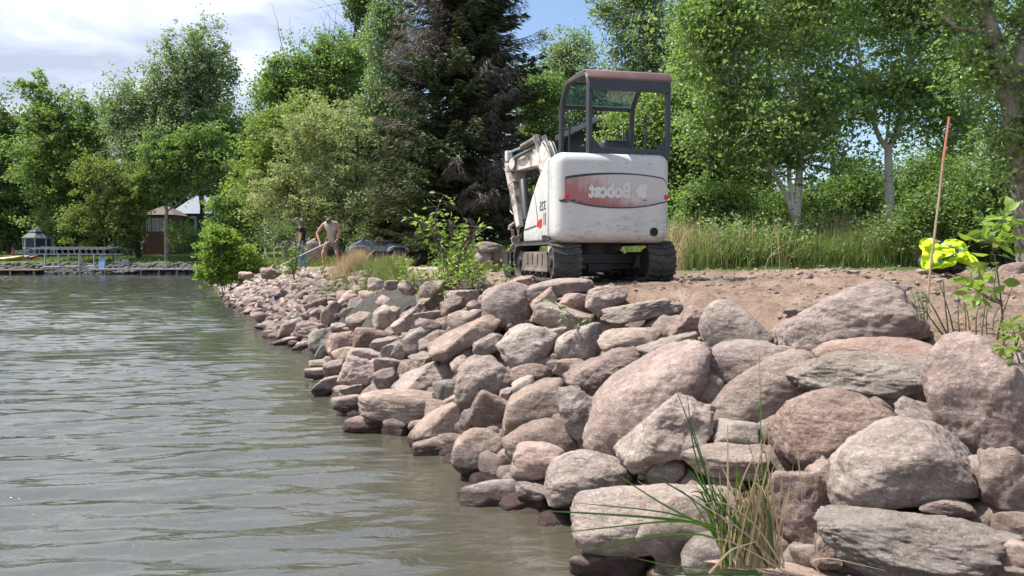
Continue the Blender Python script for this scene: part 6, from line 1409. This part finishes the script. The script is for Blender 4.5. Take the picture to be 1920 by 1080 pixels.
mb.box((.42, 0, 1.78), (.75, .98, .05)); mb.build('cab_frame', M['black'], ld); mb = MB(); mb.box((-.35, -.555, .95), (.26, .006, .05)); mb.box((-.28, -.555, .86), (.30, .006, .06)); mb.build('marking', M['blackp'], ld)
mb = MB(); mb.box((1.05, 0, .28), (.35, 1.2, .4)); mb.build('bucket', M['steel'], ld, .03)
# small house behind the canopy
M['siding'] = pm('dark_siding', (.030, .033, .045), (.04, .043, .055), 3, .8, sc=(1, 1, 14)); M['shingle'] = pm('grey_shingles', (.20, .20, .23), (.15, .15, .17), 12, .8); M['brownroof'] = pm('brown_shingles', (.13, .105, .085), (.10, .08, .065), 8, .9)
M['redwall'] = pm('rust_red_siding', (.13, .065, .05), (.10, .05, .04), 4, .85, sc=(1, 1, 8)); M['blueroof'] = pm('pale_metal_roof', (.065, .105, .16), (.05, .085, .13), 3, .6, 0, sc=(6, 1, 1)); M['bluewall'] = pm('slate_blue_siding', (.055, .07, .10), (.045, .055, .08), 4, .8, sc=(1, 1, 9)); M['darkgl'] = pm('dark_window_glass', (.02, .03, .04), (.03, .04, .05), 4, .1, spec=.8)
hb = (2.05, 20.5, G(2.05, 20.5)); hs = thing('dark_house', 'dark sided house with a grey gable roof behind the machine canopy', 'house', hb, R(-6)); zt = at(1060, 250, 20.5).z-hb[2]
mb = MB(); mb.prism([(-.55, -.1), (-.55, zt-.12), (1.2, zt+.62), (2.95, zt-.12), (2.95, -.1)], 1, 0, 6); mb.build('wall', M['siding'], hs)
mb = MB(); mb.prism([(-.85, zt-.25), (1.2, zt+.66), (1.2, zt+.80), (-.85, zt-.10)], 1, -.35, 6.3); mb.prism([(1.2, zt+.66), (3.25, zt-.25), (3.25, zt-.10), (1.2, zt+.80)], 1, -.352, 6.298); mb.build('roof', M['shingle'], hs)
mb = MB(); mb.box((.9, -.02, zt*.55), (.9, .06, 1.0)); w = mb.build('window', M['darkgl'], hs); mb = MB(); mb.box((.9, -.03, zt*.55+.54), (1.05, .08, .08)); mb.box((.9, -.03, zt*.55-.54), (1.05, .08, .08)); mb.build('window_frame', M['whitep'], w)
M['farpaint'] = pm('shaded_far_paint', (.30, .32, .335), (.22, .24, .25), 9, .7)  # white paint darkened to put the far shore's shade into its colour
# ---- far shore
def far(name, label, cat, px, Y): b = tb(px, Y); return thing(name, label, cat, b), b
cb_t, cb = far('cottage', 'rust red cottage with a brown hip roof on the far shore', 'house', 290, 88)
def fx(px, Y=88): return (px-960)/FPX*Y
def fz(py, Y=88): return at(960, py, Y).z
x0, x1, x2 = fx(268)-cb[0], fx(326)-cb[0], 0; z1 = fz(402)-cb[2]; z0 = -.5
mb = MB(); mb.box(((x0+x1)/2, 2.2, (z0+z1)/2), (x1-x0, 4.4, z1-z0)); mb.build('wall', M['redwall'], cb_t)
mb = MB(); zr = fz(384)-cb[2]; cxm = (x0+x1)/2; mb.add([(x0-.35, -.4, z1-.05), (x1+.35, -.4, z1-.05), (x1+.35, 4.8, z1-.05), (x0-.35, 4.8, z1-.05), (cxm-.3, 2.2, zr), (cxm+.3, 2.2, zr)], [(0, 1, 5, 4), (1, 2, 5), (2, 3, 4, 5), (3, 0, 4), (3, 2, 1, 0)]); mb.build('roof', M['brownroof'], cb_t)
for a, b in ((289, 297), (299, 309), (277, 285)):
    q = MB(); q.box((fx((a+b)/2)-cb[0], -.03, (fz(411)+fz(432))/2-cb[2]), (fx(b)-fx(a)-.04, .05, fz(411)-fz(432))); w = q.build('window', M['darkgl'], cb_t)
    q = MB(); xa, xb = fx(a)-cb[0], fx(b)-cb[0]; za, zb = fz(433)-cb[2], fz(410)-cb[2]; t = .05
    for c_, d_ in (((xa, -.05, (za+zb)/2), (t, .07, zb-za+.1)), ((xb, -.05, (za+zb)/2), (t, .07, zb-za+.1)), (((xa+xb)/2, -.052, za), (xb-xa, .074, t)), (((xa+xb)/2, -.052, zb), (xb-xa, .074, t)), (((xa+xb)/2, -.05, (za+zb)/2), (.03, .06, zb-za))): q.box(c_, d_)
    q.build('window_frame', M['whitep'], w)
bh_t, bh = far('blue_roofed_house', 'slate blue house with a pale metal roof and a white door on the far shore', 'house', 358, 92)
X0, X1 = fx(328, 92)-bh[0], fx(395, 92)-bh[0]; zz = fz(400, 92)-bh[2]
mb = MB(); mb.box(((X0+X1)/2, 2.5, zz/2-.3), (X1-X0, 5, zz+.6)); mb.build('wall', M['bluewall'], bh_t)
mb = MB(); zr = fz(364, 92)-bh[2]; mb.add([(X0-.4, -.5, zz-.05), (X1+.4, -.5, zz-.05), (X1+.4, 2.6, zr), (X0+1.6, 2.6, zr), (X0-.4, 5.6, zz-.05), (X1+.4, 5.6, zz-.05)], [(0, 1, 2, 3), (3, 2, 5, 4), (0, 3, 4), (1, 5, 2), (4, 5, 1, 0)]); mb.build('roof', M['blueroof'], bh_t)
mb = MB(); mb.box((fx(361, 92)-bh[0], -.04, (fz(405, 92)+fz(441, 92))/2-bh[2]), (fx(371, 92)-fx(352, 92), .08, fz(405, 92)-fz(441, 92))); d_ = mb.build('door', pm('pale_blue_door', (.45, .52, .6), (.4, .46, .54), 4, .5), bh_t)
mb = MB(); mb.box((fx(361, 92)-bh[0], -.09, (fz(410, 92)+fz(424, 92))/2-bh[2]), (.75, .03, .8)); mb.build('window_pane', M['darkgl'], d_)
mb = MB(); [mb.box((fx(p, 92)-bh[0], -.6, zz/2-.3), (.12, .12, zz)) for p in (330, 345, 392)]; mb.build('porch_post', M['bluewall'], bh_t)
sh_t, sh = far('open_shed', 'dark open lean-to shed between the gazebo and the maple', 'shed', 165, 86)
a, b = fx(102, 86)-sh[0], fx(235, 86)-sh[0]; z = fz(437, 86)-sh[2]
mb = MB(); mb.box(((a+b)/2, 3.0, z/2-.2), (b-a, .15, z+.4)); mb.box((a+.1, 1.5, z/2-.2), (.12, 3, z+.4)); mb.box((b-.1, 1.5, z/2-.2), (.12, 3, z+.4)); mb.build('wall', M['siding'], sh_t)
mb = MB(); mb.box(((a+b)/2, 1.4, z+.1), (b-a+.5, 3.8, .12)); mb.build('roof', M['shingle'], sh_t)
for p in (104, 150, 198): q = MB(); q.box((fx(p, 86)-sh[0], -.1, z/2-.2), (.12, .12, z+.4)); q.build('post', M['alu'], sh_t)
mb = MB(); mb.prism([(fx(107, 86)-sh[0], z-.1), (fx(118, 86)-sh[0], z-.15), (fx(116, 86)-sh[0], z-.75), (fx(109, 86)-sh[0], z-.6)], 1, -.3, -.26); cl = mb.build('towel', pm('green_towel', (.02, .2, .09), (.02, .16, .07), 5, .9), None); cl.location = sh; tag(cl, 'green towel hanging from the eave of the open shed', 'towel')
# gazebo
gb_t, gb = far('gazebo', 'white framed screened gazebo with a dark two-tier roof on the far shore', 'gazebo', 72, 79)
def fZ(py, Y, b): return at(960, py, Y).z-b[2]
rr = (fx(96, 79)-fx(50, 79))/2; zb, ze, zm, zp = fZ(484, 79, gb), fZ(446, 79, gb), fZ(435, 79, gb), fZ(426, 79, gb)
mb = MB(); oc = [(rr*math.cos(R(45*k+22.5)), rr*math.sin(R(45*k+22.5))) for k in range(8)]
for k in range(8):
    x, y = oc[k]; mb.box((x, y, (zb+ze)/2), (.13, .13, ze-zb), (0, 0, R(45*k+22.5))); x2, y2 = oc[(k+1) % 8]
    for zq in (zb+.05, (zb+ze)/2, ze-.05): mb.beam((x, y, zq), (x2, y2, zq), .08, .12)
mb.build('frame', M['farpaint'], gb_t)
mb = MB(); mb.prism([(x*.97, y*.97) for x, y in oc], 2, zb, ze-.06); mb.build('screen', pm('dark_screen', (.012, .02, .035), (.015, .022, .035), 5, .5), gb_t)
def cone(r0, z0, r1, z1): q = MB(); q.add([(r0*c*math.sqrt(1), r0*s, z0) for c, s in [(math.cos(R(45*k+22.5)), math.sin(R(45*k+22.5))) for k in range(8)]]+[(r1*math.cos(R(45*k+22.5)), r1*math.sin(R(45*k+22.5)), z1) for k in range(8)], [(k, (k+1) % 8, 8+(k+1) % 8, 8+k) for k in range(8)]+[tuple(range(7, -1, -1)), tuple(range(8, 16))]); return q
M['darkroof'] = pm('dark_slate_roof', (.05, .06, .075), (.04, .045, .055), 6, .7)
cone(rr*1.15, ze, rr*.55, zm).build('roof', M['darkroof'], gb_t); cone(rr*.66, zm+.02, .05, zp).build('roof_lantern', M['darkroof'], gb_t)
mb = MB(); mb.box((0, 0, zb-.35), (rr*2.1, rr*2.1, .6)); mb.build('base', M['steel'], gb_t)
# boat lift with hooped canopy frame
lf_, Y0 = thing('boat_lift', 'white boat lift with a peaked hoop canopy frame standing in the bay', 'boat lift', (fx(160, 70.5), 70.5, 0)), 70.5
def q_(px, py, Y=70.5): p = at(px, py, Y); return Vector((p.x-lf_.location.x, p.y-lf_.location.y, p.z))
mb = MB(); za = .0
n = 13
for i in range(n+1):
    f = i/n; xa = fx(64, 70)+(fx(236, 74)-fx(64, 70))*f; yn, yf_ = 69.2+.8*f, 72.0+1.6*f; zb_, zt_ = q_(0, 477).z-.05-.10*f+.12*f, 0
    xa -= lf_.location.x; y1, y2 = yn-Y0, yf_-Y0; z0 = 1.93; z1 = z0+.40; z2 = z1+.30; sh_ = .55
    mb.tube([(xa, y1, z0), (xa-.08, y1-.02, z1), (xa+sh_, (y1+y2)/2, z2), (xa+sh_*2-.2, y2, z1), (xa+sh_*2, y2, z0)], .028, 6)
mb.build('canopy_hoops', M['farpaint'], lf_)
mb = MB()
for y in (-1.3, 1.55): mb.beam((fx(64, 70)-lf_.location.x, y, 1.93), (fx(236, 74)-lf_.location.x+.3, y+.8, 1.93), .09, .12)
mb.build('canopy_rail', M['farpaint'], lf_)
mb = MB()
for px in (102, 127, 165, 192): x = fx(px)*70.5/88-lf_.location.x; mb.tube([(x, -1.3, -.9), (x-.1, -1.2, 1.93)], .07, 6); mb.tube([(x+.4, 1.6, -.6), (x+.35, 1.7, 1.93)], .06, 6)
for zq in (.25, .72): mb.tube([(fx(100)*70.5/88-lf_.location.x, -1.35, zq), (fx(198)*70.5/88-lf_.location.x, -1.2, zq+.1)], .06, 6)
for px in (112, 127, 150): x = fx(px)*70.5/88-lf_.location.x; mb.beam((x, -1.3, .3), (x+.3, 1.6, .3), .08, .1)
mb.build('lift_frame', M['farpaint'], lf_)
# dock with chairs
dk = thing('dock', 'long low white edged dock on thin posts by the far shore', 'dock', (fx(270)*69/88, 69, .55)); Ld = fx(378)*69/88-fx(168)*69/88
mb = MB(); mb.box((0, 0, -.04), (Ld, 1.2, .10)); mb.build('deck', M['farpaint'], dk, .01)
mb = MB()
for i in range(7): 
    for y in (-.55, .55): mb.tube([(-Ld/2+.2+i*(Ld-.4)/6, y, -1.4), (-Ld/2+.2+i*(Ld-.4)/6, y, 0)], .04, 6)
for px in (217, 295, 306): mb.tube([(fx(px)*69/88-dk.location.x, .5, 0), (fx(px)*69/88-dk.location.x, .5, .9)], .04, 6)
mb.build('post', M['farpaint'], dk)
def chair(px, label, yaw):
    x = fx(px)*69/88; t_ = thing('dock_chair', label, 'chair', (x, 69.0, .56), yaw, 'chairs on the dock'); q = MB()
    for a in (-.26, .26):
        for b_ in (-.24, .24): q.tube([(a, b_, 0), (a, b_, .62 if b_ < 0 else .9)], .02, 6)
        q.tube([(a, -.26, .62), (a, .24, .64)], .02, 6)
    q.build('frame', M['farpaint'], t_); q = MB(); q.box((0, 0, .42), (.52, .5, .03)); q.build('seat', M['farpaint'], t_); q = MB(); q.box((0, .25, .70), (.52, .03, .36), (-.12, 0, 0)); q.build('backrest', M['farpaint'], t_)
chair(225, 'white dock chair seen from the side, left of the pair', R(80)); chair(237, 'white dock chair with its broad back towards the lake, right of the pair', R(190))
x = fx(189)*69.6/88; bs = thing('folded_lounger', 'blue and white folded lounge chair leaning by the boat lift', 'lounger', (x, 69.8, .5)); mb = MB(); mb.box((0, 0, .55), (.55, .06, 1.1), (-.25, 0, .1)); mb.build('fabric', pm('blue_sling', (.16, .26, .45), (.2, .3, .5), 5, .7), bs); mb = MB()
for a in (-.3, .3): mb.beam((a, -.03, 0), (a, .27, 1.15), .05, .06)
mb.build('frame', M['farpaint'], bs)
# wooden landing, steps, kayaks, railing
ld_t = thing('landing', 'low weathered wooden landing at the left end of the far shore', 'landing', (fx(25)*69/88, 69.2, .45)); mb = MB(); mb.box((0, 0, 0), (5.4, 1.6, .12)); mb.build('deck', M['wood'], ld_t); mb = MB(); [mb.box((a, -.6, -.5), (.14, .14, 1)) for a in (-2.2, 0, 2.2)]; mb.build('post', M['wood'], ld_t)
sp_t = thing('wooden_steps', 'weathered wooden steps rising from the landing to the gazebo', 'steps', (fx(55)*71/88, 71, .5)); mb = MB()
for i in range(9): mb.box((.38*i, .45*i*.8, .14*i), (1.3, .5, .06), (0, 0, R(-35)))
mb.beam((-.2, -.6, -.1), (3.0, 2.0, 1.0), .06, .2); mb.build('tread', M['steel'], sp_t)
for i, (px, py, c, lab) in enumerate([(26, 496, (.40, .30, .05), 'yellow kayak lying on the grass by the landing'), (32, 491, (.4, .4, .39), 'white kayak behind the yellow one'), (44, 494, (.25, .05, .04), 'red kayak nearest the steps')]):
    p = at(px, py, 73.0); V, F = ico(3); P = V*np.array([1.35, .32, .20]); P[:, 2] += .12*np.abs(V[:, 0])**3; o = npmesh('kayak', P, F, pm('kayak_%d' % i, c, c, 5, .35), None, True); o.location = (p.x, 72.3+i*.35, gz(p.x, 72.6)+.22); o.rotation_euler = (0, -.12, R(18)); tag(o, lab, 'kayak')
    q = MB(); q.tube([(-.35, 0, .17), (.35, 0, .17)], .14, 10); q.build('cockpit', M['black'], o)
rl = thing('railing', 'short white and red railing beside the gazebo', 'railing', (fx(38)*76/88, 76, gz(fx(38)*76/88, 76))); mb = MB(); zt0 = at(0, 470, 76).z-rl.location.z
for i in range(9): mb.tube([(-.55+i*.19, 0, zt0-1.1), (-.55+i*.19, 0, zt0)], .022, 5)
mb.beam((-.6, 0, zt0), (1.05, 0, zt0), .06, .08); mb.beam((-.6, 0, zt0-1.0), (1.05, 0, zt0-1.0), .06, .08); mb.build('balusters', M['farpaint'], rl); mb = MB(); mb.box((-.7, 0, zt0-.6), (.14, .14, 1.9)); mb.build('post', pm('red_post', (.45, .05, .05), (.4, .05, .05), 4, .6), rl)
